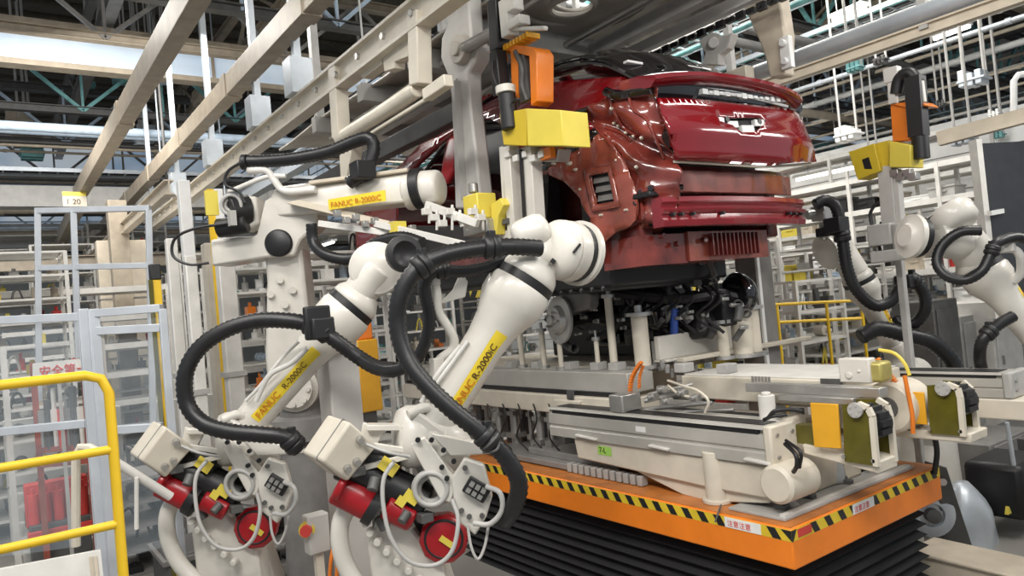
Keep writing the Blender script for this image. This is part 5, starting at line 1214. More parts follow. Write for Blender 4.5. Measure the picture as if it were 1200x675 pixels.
    C_ = B_ + (D_ - A_) * 1.15
    bx = shell(t, 'junction_box', [lambda b: b.prism([A_, B_, C_, D_], E_ - A_)], 'cream', .014)
    off = (A_ - E_).normalized() * .012
    shell(t, 'lid_seam', [lambda b: b.prism([x.lerp((A_ + B_ + C_ + D_) / 4, -.02) for x in (A_ + (E_ - A_) * .28, B_ + (E_ - A_) * .28, C_ + (E_ - A_) * .28, D_ + (E_ - A_) * .28)], (E_ - A_) * .04)], 'mid_grey', sub=bx)
    n_ = (B_ - A_).cross(D_ - A_).normalized(); n_ = n_ if n_.dot(TOC) > 0 else -n_
    shell(t, 'latch', [(lambda b, f=f: (b.cyl(A_.lerp(B_, f[0]) + (D_ - A_) * f[1], A_.lerp(B_, f[0]) + (D_ - A_) * f[1] + n_ * .035, .022, .018, seg=10))) for f in [(.22, .72), (.85, .55), (.45, .85)]], 'steel', sub=bx)
    shell(t, 'box_bracket', [lambda b: b.beam(p(425, 520, 3.9), p(490, 530, 3.9), .025, .03), lambda b: b.beam(p(412, 552, 3.9), p(488, 532, 3.9), .022, .03), lambda b: b.beam(p(430, 500, 3.95), p(470, 500, 3.98), .1, .03), lambda b: b.prism([p(425, 495, 3.95), p(450, 505, 3.95), p(430, 545, 3.95), p(418, 540, 3.95)], FWD * .03)], bevel=.004)
    # looping grey cables
    shell(t, 'motor_cable', [lambda b: b.tube([p(462, 540, 3.84), p(450, 560, 3.8), (p(449, 590, 3.78)), p(458, 630, 3.76), p(480, 658, 3.76), p(510, 662, 3.78), p(530, 645, 3.78), p(537, 610, 3.8), p(530, 585, 3.84)], .012, seg=8),
        lambda b: b.tube([p(570, 570, 3.8), p(586, 578, 3.76), p(588, 598, 3.76), p(574, 614, 3.78), p(555, 613, 3.8)], .014, seg=8),
        lambda b: b.tube([p(548, 615, 3.84), p(552, 640, 3.82), p(560, 655, 3.82), p(568, 640, 3.84), p(573, 612, 3.86)], .008, seg=6),
        lambda b: b.tube([p(428, 520, 3.8), p(455, 530, 3.78), p(480, 535, 3.82)], .009, seg=6)], 'wire_grey')
    # crescent housing and swinging arm
    c0 = p(500, 640, 4.12); axd = (TOC + V((0, 0, .1))).normalized()
    shell(t, 'arm_housing', [lambda b: b.tube([p(418, 582, 4.0), p(400, 610, 4.0), p(400, 645, 4.0), p(415, 680, 4.0), p(445, 712, 4.0)], .05, seg=12),
        lambda b: b.prism([p(445, 598, 4.02), p(470, 605, 4.02), p(500, 640, 4.02), p(520, 665, 4.02), p(530, 735, 4.02), p(455, 735, 4.02), p(436, 690, 4.02), p(430, 640, 4.02)], FWD * .2)], bevel=.02)
    shell(t, 'bolt_ring', [(lambda b, i=i: b.cyl(p(428 + 52 * (1 - math.cos(i * .28)) * .9, 600 + i * 11, 3.99), p(428 + 52 * (1 - math.cos(i * .28)) * .9, 600 + i * 11, 3.99) + TOC * .05, .026, .02, seg=10)) for i in range(8)], 'robot_white', .004)
    shell(t, 'swing_arm', [lambda b: b.prism([p(462, 650, 4.2), p(512, 640, 4.2), p(545, 735, 4.2), p(580, 830, 4.2), p(490, 830, 4.2)], FWD * .22)], bevel=.03)
    shell(t, 'lightening_hole', [lambda b: b.cyl(p(506, 690, 4.19), p(506, 690, 4.185), .035, seg=20)], 'black')
    base = p(560, 840, 4.35)
    shell(t, 'base_column', [lambda b: b.lathe((base.x, base.y, 0), (0, 0, 1), [(0, .38), (.05, .38), (.06, .30), (max(.2, base.z - .1), .27), (max(.3, base.z + .1), .24)], 28)], bevel=.01)
def robot_at(label, off=V((0, 0, 0)), scale=1.0, grp=None):
    t = thing('robot_arm', label, 'robot arm', P(560, 840, d=4.35) * 1 + off, 'industrial robot arms')
    t.location.z = 0
    return t
# --- front robot
p1 = lambda px, py, d: P(px, py, d=d)
t = robot_at('nearest white robot arm, forearm raised to the right with thick black hose looping in front')
r1 = t; STRIP_ANG[t.name] = .42
A, B = P(500, 510, d=4.02), P(611, 334, d=4.12)
d_ = forearm(t, A, B)
lower_body(t, p1)
# wrist
W = P(640, 288, d=4.2)
shell(t, 'wrist_body', [lambda b: b.lathe(P(622, 312, d=4.15), W - P(622, 312, d=4.15), [(0, .125), (.10, .12), (.2, .115), (.22, .08)], 22),
    lambda b: b.lathe(P(604, 281, d=4.12), P(650, 262, d=4.15) - P(604, 281, d=4.12), [(-.01, .05), (0, .075), (.03, .095), (.14, .10), (.18, .085), (.2, .05)], 20)], bevel=.008, ang=60)
J = P(652, 292, d=4.14); ja = (P(700, 301, d=4.38) - J).normalized()
shell(t, 'wrist_drum', [lambda b: b.lathe(J, ja, [(-.06, .10), (-.03, .15), (.0, .168), (.03, .172), (.035, .16), (.045, .16), (.05, .172), (.11, .176), (.125, .172)], 34)], ang=50)
shell(t, 'groove_ring', [lambda b: b.lathe(J + ja * .125, ja, [(0, .15), (.002, .170), (.04, .170), (.042, .15)], 34)], 'black')
shell(t, 'tool_flange', [lambda b: b.lathe(J + ja * .167, ja, [(0, .15), (.004, .19), (.035, .19), (.045, .175), (.042, .09), (.06, .088)], 34)])
shell(t, 'inspection_cover', [lambda b: b.cyl(P(648, 306, d=4.0), P(648, 306, d=4.06), .018, seg=4), lambda b: b.beam(P(672, 296, d=4.0), P(680, 286, d=4.02), .012, .012)], 'black')
shell(t, 'hose_bracket', [lambda b: b.tube([P(508, 325, d=4.0), P(512, 345, d=4.0), P(514, 365, d=4.0), P(526, 385, d=4.02), P(532, 398, d=4.04), P(530, 410, d=4.05), P(515, 422, d=4.05), P(508, 440, d=4.05)], .026, seg=10),
    lambda b: b.cyl(P(508, 322, d=3.99), P(509, 334, d=3.99), .035), lambda b: b.box(P(512, 430, d=4.03), (.06, .06, .1))], bevel=.004)
shell(t, 'hose_bracket', [lambda b: b.prism([P(513, 357, d=4.05), P(530, 340, d=4.05), P(540, 318, d=4.05), P(548, 330, d=4.05), P(545, 348, d=4.05), P(518, 356, d=4.05)], FWD * .03)], bevel=.004)
shell(t, 'arm_pipe', [lambda b: b.tube([P(500, 465, d=3.93), P(530, 425, d=3.95), P(548, 400, d=3.97)], .012, seg=8), lambda b: b.tube([P(494, 472, d=3.95), P(512, 440, d=3.97), P(540, 405, d=3.99)], .015, seg=8)], 'rack_pale')
hose(t, [P(634, 291, d=3.98), P(600, 289, d=3.92), P(560, 291, d=3.86), P(520, 299, d=3.8), P(490, 315, d=3.76), P(470, 345, d=3.74), P(466, 380, d=3.74), P(475, 415, d=3.72), P(497, 448, d=3.68), P(530, 480, d=3.66), P(565, 508, d=3.66), P(592, 535, d=3.68), P(608, 565, d=3.7), P(603, 592, d=3.75), P(590, 612, d=3.85)], .046, clamps=(.12, .28, .74))
shell(t, 'clamp_ring', [lambda b: b.ring(P(574, 516, d=3.66), P(592, 535, d=3.68) - P(560, 503, d=3.66), .055, .008), lambda b: b.tube([P(566, 530, d=3.64), P(582, 527, d=3.62), P(585, 512, d=3.66)], .008, smooth=True)], 'dark_grey')
hose(t, [P(600, 300, d=4.1), P(575, 312, d=4.06), P(545, 318, d=4.0), P(510, 318, d=3.95), P(497, 335, d=3.95), P(503, 370, d=3.98), P(499, 400, d=4.0), P(484, 425, d=4.05), P(462, 434, d=4.15), P(440, 430, d=4.3), P(415, 415, d=4.45), P(385, 395, d=4.55)], .034, clamps=(.25,))
# --- second robot, one bay farther left
DX = P(339, 442, d=4.65) - P(565, 427, d=4.0)
p2 = lambda px, py, d: P(px, py, d=d) + DX
t = robot_at('second white robot arm, left of the nearest, black hose arching over its forearm', DX)
r2 = t; STRIP_ANG[t.name] = .3
A, B = p2(490, 510, 4.02), P(408, 363, d=4.85)
forearm(t, A, B, .95)
lower_body(t, p2)
shell(t, 'wrist_body', [lambda b: b.lathe(P(408, 360, d=4.85), P(452, 305, d=4.85) - P(408, 360, d=4.85), [(0, .12), (.12, .115), (.28, .12), (.34, .11)], 22), lambda b: b.prism([P(418, 292, d=4.82), P(445, 284, d=4.82), P(462, 300, d=4.82), P(455, 340, d=4.82), P(418, 330, d=4.82)], FWD * .2)], bevel=.02)
shell(t, 'wrist_drum', [lambda b: b.lathe(P(441, 315, d=4.80), TOC + V((.25, .1, 0)), [(-.12, .14), (-.1, .175), (.0, .178), (.01, .165), (.02, .165), (.022, .15), (.03, .14)], 32)])
shell(t, 'hose_socket', [lambda b: b.lathe(P(472, 298, d=4.55), TOC + V((.5, .4, 0)), [(-.12, .06), (-.02, .10), (.0, .115), (.04, .115), (.05, .08), (.02, .05)], 24)], 'black')
shell(t, 'arm_pipe', [lambda b: b.tube([P(300, 470, d=4.55), P(316, 440, d=4.55), P(342, 425, d=4.55), P(360, 408, d=4.55)], .016, seg=8), lambda b: b.tube([P(288, 470, d=4.6), P(305, 452, d=4.6), P(330, 420, d=4.6), P(350, 400, d=4.6)], .012, seg=8)], 'rack_pale')
hose(t, [P(372, 382, d=4.42), P(340, 376, d=4.4), P(300, 376, d=4.4), P(262, 388, d=4.38), P(232, 410, d=4.36), P(217, 440, d=4.34), P(220, 475, d=4.34), P(240, 497, d=4.32), (P(270, 506, d=4.3)), P(305, 509, d=4.3), P(335, 513, d=4.32), P(352, 528, d=4.36)], .048, clamps=(.02, .96))
hose(t, [P(370, 382, d=4.42), P(392, 398, d=4.4), P(415, 415, d=4.42), P(440, 430, d=4.4), P(465, 434, d=4.3)], .046, clamps=(.12,))
shell(t, 'clamp_block', [lambda b: b.box(P(375, 385, d=4.40), (.14, .14, .13)), lambda b: b.box(P(372, 378, d=4.38), (.05, .16, .2))], 'black', .012)
shell(t, 'upper_hose', [lambda b: b.tube([P(365, 262, d=5.2), P(368, 285, d=5.2), P(385, 300, d=5.1), P(415, 303, d=5.05), P(440, 285, d=5.0), P(470, 278, d=4.9), P(495, 285, d=4.8)], .04, seg=12, n=12, ribs=.014)], 'hose_black', ang=70)
# --- rear robot: lying forearm over a slab-like arm
q = P(345, 560, d=6.3); t = thing('robot_arm', 'rear robot with round black cap on its elbow and a level forearm pointing right', 'robot arm', (q.x, q.y, 0), 'industrial robot arms')
r3 = t; G = lambda px, py, d=6.2: P(px, py, d=d)
shell(t, 'swing_arm', [lambda b: b.prism([G(308, 285), G(332, 268), G(352, 285), G(357, 330), G(368, 420), G(362, 470), G(316, 470), G(310, 420), G(312, 330)], FWD * .3)], bevel=.03)
shell(t, 'lightening_boss', [(lambda b, q=q: b.cyl(G(*q, 6.19), G(*q, 6.16), .03, seg=14)) for q in [(328, 328), (317, 345), (343, 340), (334, 357)]])
shell(t, 'elbow_casting', [lambda b: b.prism([G(246, 281, 6.1), G(272, 278, 6.1), G(300, 276, 6.1), G(310, 235, 6.1), G(335, 222, 6.1), G(372, 236, 6.1), G(372, 262, 6.1), G(352, 282, 6.1), G(345, 300, 6.1), G(312, 302, 6.1), G(248, 312, 6.1)], FWD * .35), lambda b: b.prism([G(280, 228, 6.05), G(300, 230, 6.05), G(302, 262, 6.05), G(286, 272, 6.05)], FWD * .2)], bevel=.02)
shell(t, 'pivot_cap', [lambda b: b.lathe(G(327, 285, 6.1), TOC, [(0, .115), (.02, .115), (.035, .10)], 28)], 'black')
shell(t, 'forearm', [lambda b: b.extr(G(330, 240, 6.25), G(482, 222, 5.9), [(-.14, -.12), (.14, -.12), (.15, .06), (.08, .14), (-.08, .14), (-.15, .06)]), lambda b: b.lathe(G(478, 224, 5.9), G(520, 219, 5.8) - G(478, 224, 5.9), [(0, .16), (.1, .15), (.28, .14), (.3, .1)], 22)], bevel=.02)
shell(t, 'collar_ring', [lambda b: b.cyl(G(487, 222, 5.86), G(497, 220, 5.84), .165, seg=26)], 'black')
STRIP = MB(); a_, b_ = G(385, 240, 5.86), G(452, 229, 5.68); STRIP.beam(a_, b_, .004, .085); ns = STRIP.build('name_strip', 'strip_yellow', t)
q = text('FANUC R-2000iC', a_ + (b_ - a_) * .04 - V((0, 0, .028)) + TOC * .012, b_ - a_, (0, 0, 1), .062, 'text_orange', None); q.parent = ns; q.location = V(q.location) - V(t.location) - V(ns.location)
shell(t, 'cable_tray', [lambda b: b.prism([G(335, 238, 5.95), G(350, 234, 5.95), G(470, 262, 5.75), G(468, 270, 5.75)], FWD * .1), lambda b: b.beam(G(365, 215, 6.0), G(480, 200, 5.8), .1, .03)], 'beige_paint', bevel=.006)
shell(t, 'servo_motor', [lambda b: b.cyl(G(268, 248, 6.0), G(292, 246, 6.1), .13, seg=10), lambda b: b.cyl(G(290, 262, 6.0), G(255, 268, 6.0), .08, seg=10)], 'black', .012)
shell(t, 'motor_plug', [lambda b: b.ring(G(271, 240, 5.95), TOC, .08, .016), lambda b: b.ring(G(271, 240, 5.98), TOC, .05, .016), lambda b: b.box(G(272, 256, 5.9), (.08, .05, .12))], 'wire_grey')
shell(t, 'warning_label', [lambda b: b.box(G(248, 238, 6.0), (.03, .1, .2)), lambda b: b.box(G(466, 267, 5.6), (.1, .1, .09))], 'lemon')
shell(t, 'dress_hose', [lambda b: b.tube([G(285, 189, 6.0), G(310, 189, 6.0), G(345, 186, 5.95), G(385, 178, 5.9), G(415, 166, 5.85), G(432, 162, 5.8), G(438, 172, 5.8), G(434, 190, 5.8), G(425, 203, 5.8), G(408, 215, 5.85)], .052, seg=12, n=12, ribs=.018)], 'hose_black', ang=70)
shell(t, 'hose_clamp', [lambda b: b.box(G(425, 200, 5.78), (.16, .16, .14)), lambda b: b.cyl(G(283, 190, 5.99), G(290, 190, 5.99), .065)], 'black', .01)
shell(t, 'motor_cable', [lambda b: b.tube([G(284, 190, 5.9), G(268, 200, 5.9), G(264, 216, 5.9), G(280, 225, 5.9), G(287, 238, 5.9)], .012, seg=6), lambda b: b.tube([G(266, 262, 5.9), G(228, 268, 5.9), G(205, 280, 5.9), G(203, 300, 5.9), G(222, 310, 5.9), G(245, 308, 5.95)], .012, seg=6)], 'black')
shell(t, 'arm_pipe', [lambda b: b.tube([G(290, 200, 6.0), G(312, 200, 6.0), G(322, 212, 6.0), G(335, 224, 6.0), G(370, 222, 5.95)], .03, seg=10), lambda b: b.tube([G(268, 225, 6.0), G(310, 208, 6.0), G(335, 206, 6.0)], .02, seg=8)], 'rack_pale')
shell(t, 'gripper_frame', [lambda b: b.beam(G(440, 262, 5.7), G(600, 300, 5.0), .04, .05), lambda b: b.beam(G(500, 240, 5.75), G(560, 262, 5.5), .05, .06), lambda b: b.beam(G(375, 262, 5.9), G(470, 275, 5.65), .06, .05)] +
    [(lambda b, i=i: (b.box(G(500 + i * 9, 248 + (i % 3) * 7, 5.6), (.05, .07, .05)), b.cyl(G(503 + i * 9, 240 + (i % 3) * 6, 5.6), G(503 + i * 9, 262 + (i % 2) * 8, 5.6), .012, seg=6))) for i in range(8)], 'rack_pale', .004)
shell(t, 'gripper_valve', [(lambda b, i=i: b.box(G(395 + i * 11, 250 + i * 2.2 + (i % 2) * 6, 5.7), (.05, .05, .05))) for i in range(9)], 'steel', .004)
# base pedestal
zb = G(340, 478).z
shell(t, 'base_column', [lambda b: b.lathe((G(340, 478).x - .1, G(340, 478).y + .15, 0), (0, 0, 1), [(0, .4), (.05, .4), (.06, .26), (zb - .3, .22), (zb - .28, .3), (zb - .1, .3), (zb - .08, .2), (zb + .12, .2)], 26)], 'mid_grey')
shell(t, 'reducer_flange', [lambda b: b.lathe(G(345, 455, 6.15), TOC, [(-.1, .2), (0, .2), (.02, .17), (.05, .16)], 28)] + [(lambda b, i=i: b.cyl(G(345, 455, 6.15) + V((RM[0][0], RM[1][0], RM[2][0])) * .13 * math.cos(i * .785) + V((0, 0, .13)) * math.sin(i * .785) + TOC * .05, G(345, 455, 6.15) + V((RM[0][0], RM[1][0], RM[2][0])) * .13 * math.cos(i * .785) + V((0, 0, .13)) * math.sin(i * .785) + TOC * .07, .02, seg=8)) for i in range(8)], 'robot_white')
# pale cable duct post between robots
q = P(395, 420, d=5.0); t = thing('machine_post', 'pale grey square post between the two front robots', 'post', (q.x, q.y, 0))
b = MB(); tp = P(392, 402, d=5.0); b.box((q.x, q.y, tp.z / 2), (.22, .22, tp.z)); b.build('column', 'arm_grey', t, bevel=.012)
b = MB(); b.prism([V((q.x - .11, q.y - .11, tp.z)), V((q.x + .11, q.y - .11, tp.z)), V((q.x + .11, q.y - .11, tp.z + .12))], (0, .22, 0)); b.build('sloped_cap', 'arm_grey', t, bevel=.008)
q = P(425, 430, d=5.6); t = thing('valve_cabinet', 'amber yellow upright box with orange top between the robots', 'box', (q.x, q.y, P(425, 482, d=5.6).z))
z0, z1 = P(425, 482, d=5.6).z, P(425, 398, d=5.6).z
b = MB(); b.bb(q.x - .09, q.x + .09, q.y - .07, q.y + .1, z0, z1); b.build('housing', 'amber', t, bevel=.01)
b = MB(); b.bb(q.x - .09, q.x + .06, q.y - .06, q.y + .08, z1, z1 + .17); b.build('cap', 'amber_plastic', t, bevel=.01)
b = MB(); b.bb(q.x + .03, q.x + .08, q.y - .075, q.y - .068, z0 + .18, z0 + .26); b.build('label', 'white', t)
b = MB(); b.bb(q.x - .05, q.x + .05, q.y - .03, q.y + .06, 0, z0); b.build('stand', 'dark_grey', t)
q = P(371, 624, d=4.6); t = thing('switch_box', 'small grey switch box with red and yellow knob on a pole', 'switch box', (q.x, q.y, 0))
b = MB(); b.box(q, (.10, .14, .24)); b.build('box', 'arm_grey', t, bevel=.01)
b = MB(); b.box((q.x, q.y, q.z / 2 - .06), (.05, .05, q.z - .12)); b.build('pole', 'cream', t)
kp = P(360, 620, d=4.55); b = MB(); b.cyl(kp, kp + V((.05, -.03, 0)), .035, seg=14); b.build('knob', 'sign_red', t)
b = MB(); b.cyl(kp - V((.004, 0, 0)), kp + V((.02, -.01, 0)), .05, seg=14); b.build('knob_plate', 'lemon', t)
for i in range(3):
    b = MB(); b.tube([P(386 + i * 8, 680, d=4.5), P(388 + i * 8, 655, d=4.5), P(392 + i * 6, 635, d=4.55)], .012)
    tag(b.build('orange_cable', 'amber_plastic'), 'orange cable running down between the two front robots', 'cable', 'orange cables between the robots')
# ------------------------------------------------------------------ right side robots
def robot_right(label, A, B, s, wristf, hoses, J3, ang):
    t = thing('robot_arm', label, 'robot arm', (V(A).x, V(A).y, 0), 'industrial robot arms'); STRIP_ANG[t.name] = ang
    forearm(t, A, B, s)
    A, B = V(A), V(B); d = (B - A).normalized()
    shell(t, 'elbow_casting', [lambda b: b.lathe(A - d * .3 + V((0, -.0, 0)) - V((0, .2, 0)), (0, 1, 0), [(0, .14 * s), (.05, .19 * s), (.35, .19 * s), (.4, .14 * s)], 24), lambda b: b.lathe(A - d * .3, d, [(0, .16 * s), (.3, .13 * s), (.34, .115 * s)], 22)], bevel=.01)
    e = A - d * .3
    shell(t, 'swing_arm', [lambda b: b.beam(e, (e.x - .25, e.y + .75, .7), .2, .34)], bevel=.03)
    shell(t, 'base_column', [lambda b: b.lathe((e.x - .25, e.y + .75, 0), (0, 0, 1), [(0, .36), (.05, .36), (.06, .28), (.8, .26)], 24)])
    shell(t, 'servo_motor', [lambda b: b.cyl(e - V((.1, .32, 0)), e - V((.1, .1, 0)), .09, seg=10)], 'black', .01)
    shell(t, 'motor_cap', [lambda b: b.cyl(e - V((.1, .36, 0)), e - V((.1, .32, 0)), .095, seg=10)], 'motor_red' if s > .9 else 'dark_grey', .006)
    wristf(t, d); return t
def w5(t, d):
    H = lambda px, py, dd=5.5: P(px, py, d=dd)
    shell(t, 'wrist_body', [lambda b: b.lathe(H(1143, 300), H(1128, 278, 5.45) - H(1143, 300), [(0, .15), (.1, .14), (.2, .13)], 22), lambda b: b.lathe(H(1130, 285, 5.45), H(1078, 278, 5.4) - H(1130, 285, 5.45), [(-.05, .08), (0, .12), (.08, .13), (.25, .13)], 22),
        lambda b: b.lathe(H(1122, 262, 5.4), H(1112, 250, 5.45) - H(1122, 262, 5.4), [(-.04, .12), (0, .16), (.1, .17), (.13, .15)], 26)], bevel=.008)
    shell(t, 'groove_ring', [lambda b: b.lathe(H(1112, 250, 5.45), H(1108, 244, 5.46) - H(1112, 250, 5.45), [(0, .14), (.02, .165), (.035, .165), (.04, .14)], 26), lambda b: b.lathe(H(1078, 278, 5.4), H(1070, 277, 5.39) - H(1078, 278, 5.4), [(0, .12), (.002, .15), (.04, .15), (.042, .12)], 26)], 'black')
    shell(t, 'tool_flange', [lambda b: b.lathe(H(1071, 277, 5.39), H(1062, 276, 5.38) - H(1071, 277, 5.39), [(0, .12), (.002, .16), (.04, .16), (.05, .1), (.08, .08)], 26)])
    hose(t, [H(1150, 270, 5.2), H(1125, 272, 5.25), H(1104, 288, 5.3), H(1098, 308, 5.3), H(1110, 324, 5.25), H(1132, 328, 5.2), H(1150, 318, 5.15), H(1160, 300, 5.15), H(1168, 285, 5.15), H(1190, 278, 5.2), H(1215, 285, 5.2)], .036, clamps=(.75,))
    shell(t, 'hose_bracket', [lambda b: b.tube([H(1172, 292, 5.25), H(1188, 292, 5.25), H(1196, 302, 5.25), H(1196, 320, 5.3), H(1188, 330, 5.35)], .03), lambda b: b.box(H(1178, 290, 5.25), (.12, .05, .06))], 'rack_pale', .004)
    hose(t, [H(1188, 370, 5.2), H(1168, 382, 5.2), H(1152, 398, 5.2), H(1148, 418, 5.25), H(1152, 440, 5.3)], .04, clamps=(.4,))
robot_right('right hand robot arm at the edge, forearm leaning left with round pale wrist', P(1232, 415, d=5.3), P(1152, 318, d=5.5), .92, w5, None, None, .9)
def w4(t, d):
    H = lambda px, py, dd=7.0: P(px, py, d=dd)
    shell(t, 'wrist_body', [lambda b: b.lathe(H(1002, 320), H(985, 290) - H(1002, 320), [(0, .13), (.15, .12), (.3, .12)], 20), lambda b: b.lathe(H(985, 288, 6.95), H(966, 296, 6.9) - H(985, 288, 6.95), [(-.05, .1), (0, .15), (.1, .17), (.12, .15), (.14, .15), (.15, .17), (.19, .17)], 26)], bevel=.008)
    hose(t, [H(955, 240, 6.6), H(966, 235, 6.6), H(978, 240, 6.6), H(984, 258, 6.6), H(988, 285, 6.6), H(993, 315, 6.6), H(1004, 340, 6.6), H(1025, 358, 6.6), H(1045, 352, 6.6), H(1056, 335, 6.6), H(1068, 328, 6.6), H(1082, 342, 6.6), H(1084, 362, 6.6), H(1073, 378, 6.65), H(1058, 380, 6.7), H(1050, 370, 6.75)], .052, clamps=(.25, .68))
    shell(t, 'hose_clamp', [lambda b: b.box(H(980, 264, 6.6), (.16, .16, .14)), lambda b: b.box(H(967, 272, 6.7), (.14, .1, .08)), lambda b: b.box(H(1060, 330, 6.58), (.14, .1, .12))], 'black', .01)
    shell(t, 'tool_head', [lambda b: b.box(H(965, 250, 6.8), (.14, .2, .14)), lambda b: b.cyl(H(955, 250, 6.8), H(945, 252, 6.8), .05), lambda b: b.cyl(H(966, 262, 6.8), H(966, 280, 6.85), .05)], 'steel', .01)
    hose(t, [H(1008, 395, 6.6), H(1030, 385, 6.6), H(1060, 392, 6.6), H(1090, 400, 6.6), H(1112, 418, 6.6), H(1120, 432, 6.6)], .07)
robot_right('smaller robot arm right of the car, behind a black hose bent in a loop', P(1048, 408, d=7.0), P(1008, 332, d=7.0), .85, w4, None, None, .6)
# ------------------------------------------------------------------ nut-runner lifting columns with yellow blocks
def column(label, f, mirror=False, s=1.0):
    """f(dx, dz) gives the point dx to the right, dz above the yellow block's lower left corner"""
    q = f(0, 0); t = thing('lifting_column', label, 'lifting column', (q.x, q.y, q.z))
    return t
def col1():
    y = 3.33; U = lambda px, py, yy=y: P(px, py, y=yy)
    t = thing('lifting_column', 'slim white lifting column with yellow blocks and orange cable carrier left of the car', 'lifting column', P(612, 285, y=y))
    shell(t, 'guide_rail', [lambda b: b.beam(U(598, 172), U(606, 285), .10, .10, up=(0, 1, 0)), lambda b: b.beam(U(622, 172), U(628, 265), .12, .10, up=(0, 1, 0)), lambda b: b.beam(U(589, 172), U(593, 240), .035, .05, up=(0, 1, 0))], 'robot_white', .006)
    shell(t, 'guide_slot', [lambda b: b.beam(U(610, 175, y - .07), U(616, 280, y - .07), .02, .02, up=(0, 1, 0))], 'black')
    cp = U(586, 0); shell(t, 'column', [lambda b: b.bb(cp.x - .07, cp.x + .07, y, y + .14, cp.z - .2, 9.0)], 'dark_grey', .01)
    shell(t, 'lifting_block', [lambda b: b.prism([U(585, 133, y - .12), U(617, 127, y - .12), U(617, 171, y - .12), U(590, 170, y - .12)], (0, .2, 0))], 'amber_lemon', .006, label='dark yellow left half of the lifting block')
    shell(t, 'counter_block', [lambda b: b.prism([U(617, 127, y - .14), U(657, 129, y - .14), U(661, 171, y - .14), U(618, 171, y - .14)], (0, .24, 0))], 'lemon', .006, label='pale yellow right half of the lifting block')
    shell(t, 'carriage_plate', [lambda b: b.prism([U(590, 173), U(655, 174), U(652, 190), U(596, 188)], (0, .12, 0))], 'steel', .008)
    shell(t, 'clamp_block', [(lambda b, i=i: b.box(U(598 + i * 10, 181 + (i % 2) * 5, y - .03), (.06, .08, .05))) for i in range(5)], 'rack_pale', .006)
    shell(t, 'proximity_sensor', [lambda b: b.box(U(642, 180, y - .03), (.12, .05, .08))], 'amber_plastic', .006)
    cc = shell(t, 'cable_carrier', [lambda b: b.prism([U(586, 50), U(624, 55), U(629, 62), U(629, 118), U(622, 124), U(620, 66), U(606, 62), U(607, 118), U(600, 118), U(598, 60), U(586, 58)], (0, .16, 0)), lambda b: b.prism([U(573, 60), U(582, 60), U(584, 70), U(574, 72)], (0, .1, 0))], 'amber_plastic', .006)
    shell(t, 'link_comb', [(lambda b, i=i: b.bb(U(588 + i * 4, 58).x, U(588 + i * 4, 58).x + .018, y - .02, y + .1, U(588, 62).z, U(588, 56).z)) for i in range(9)], 'amber', sub=cc)
    shell(t, 'cable_bundle', [lambda b: b.beam(U(611, 66, y + .03), U(618, 118, y + .03), .12, .04, up=(0, 1, 0)), lambda b: b.tube([U(604, 60), U(612, 80), U(612, 100), U(618, 118)], .02)], 'dark_grey')
    shell(t, 'motor', [lambda b: b.cyl(U(594, 110, y - .12), U(598, 152, y - .12), .065, seg=14), lambda b: b.beam(U(583, 0), U(586, 60), .12, .12, up=(0, 1, 0)), lambda b: b.beam(U(583, 60, y - .04), U(588, 112, y - .04), .10, .1, up=(0, 1, 0))], 'black', .01)
    shell(t, 'motor_cap', [lambda b: b.cyl(U(592, 101, y - .12), U(593, 110, y - .12), .075, seg=16)], 'robot_white', .006)
    shell(t, 'top_bracket', [lambda b: b.box(U(596, 22), (.1, .1, .28)), lambda b: b.box(U(606, 28), (.2, .1, .07)), lambda b: b.beam(U(590, 35), U(640, 33), .04, .03), lambda b: b.box(U(600, -25), (.1, .1, .5))], 'rack_pale', .008)
    shell(t, 'sensor_cable', [lambda b: b.tube([U(578, 72, y - .1), U(578, 85, y - .12), U(583, 100, y - .12), U(592, 108, y - .14)], .01, seg=6), lambda b: b.tube([U(600, 120, y - .15), U(607, 116, y - .16), U(608, 124, y - .14)], .01, seg=6)], 'black')
col1()
q = P(561, 245, y=3.2); t = thing('stopper_unit', 'small yellow block on a grey rod at the foot of the hanging arm', 'stopper', q)
b = MB(); b.bb(q.x - .10, q.x + .11, 3.12, 3.3, P(561, 258, y=3.2).z, P(561, 228, y=3.2).z); b.build('block', 'lemon', t, bevel=.01)
b = MB(); b.cyl(P(555, 226, y=3.2), P(554, 215, y=3.2), .04); b.bb(q.x - .18, q.x + .16, 3.15, 3.35, P(561, 275, y=3.2).z, P(561, 259, y=3.2).z); b.build('rod', 'steel', t, bevel=.008)
b = MB(); zz = P(561, 275, y=3.2).z; b.bb(q.x - .1, P(604, 275, y=3.33).x, 3.30, 3.38, zz - .06, zz); b.build('support_arm', 'rack_pale', t)
q = P(582, 250, y=3.25); t = thing('stopper_finger', 'curved yellow finger beside the white lifting column', 'stopper', (q.x, q.y, q.z - .2))
b = MB(); b.prism([P(575, 240, y=3.22), P(586, 232, y=3.22), P(590, 240, y=3.22), P(584, 252, y=3.22), P(582, 275, y=3.22), P(576, 275, y=3.22)], (0, .08, 0)); b.build('finger', 'lemon', t, bevel=.006)
b = MB(); q = P(580, 262, y=3.25); b.bb(q.x, P(600, 262, y=3.3).x, 3.26, 3.32, q.z - .02, q.z + .02); b.build('support_arm', 'dark_grey', t)
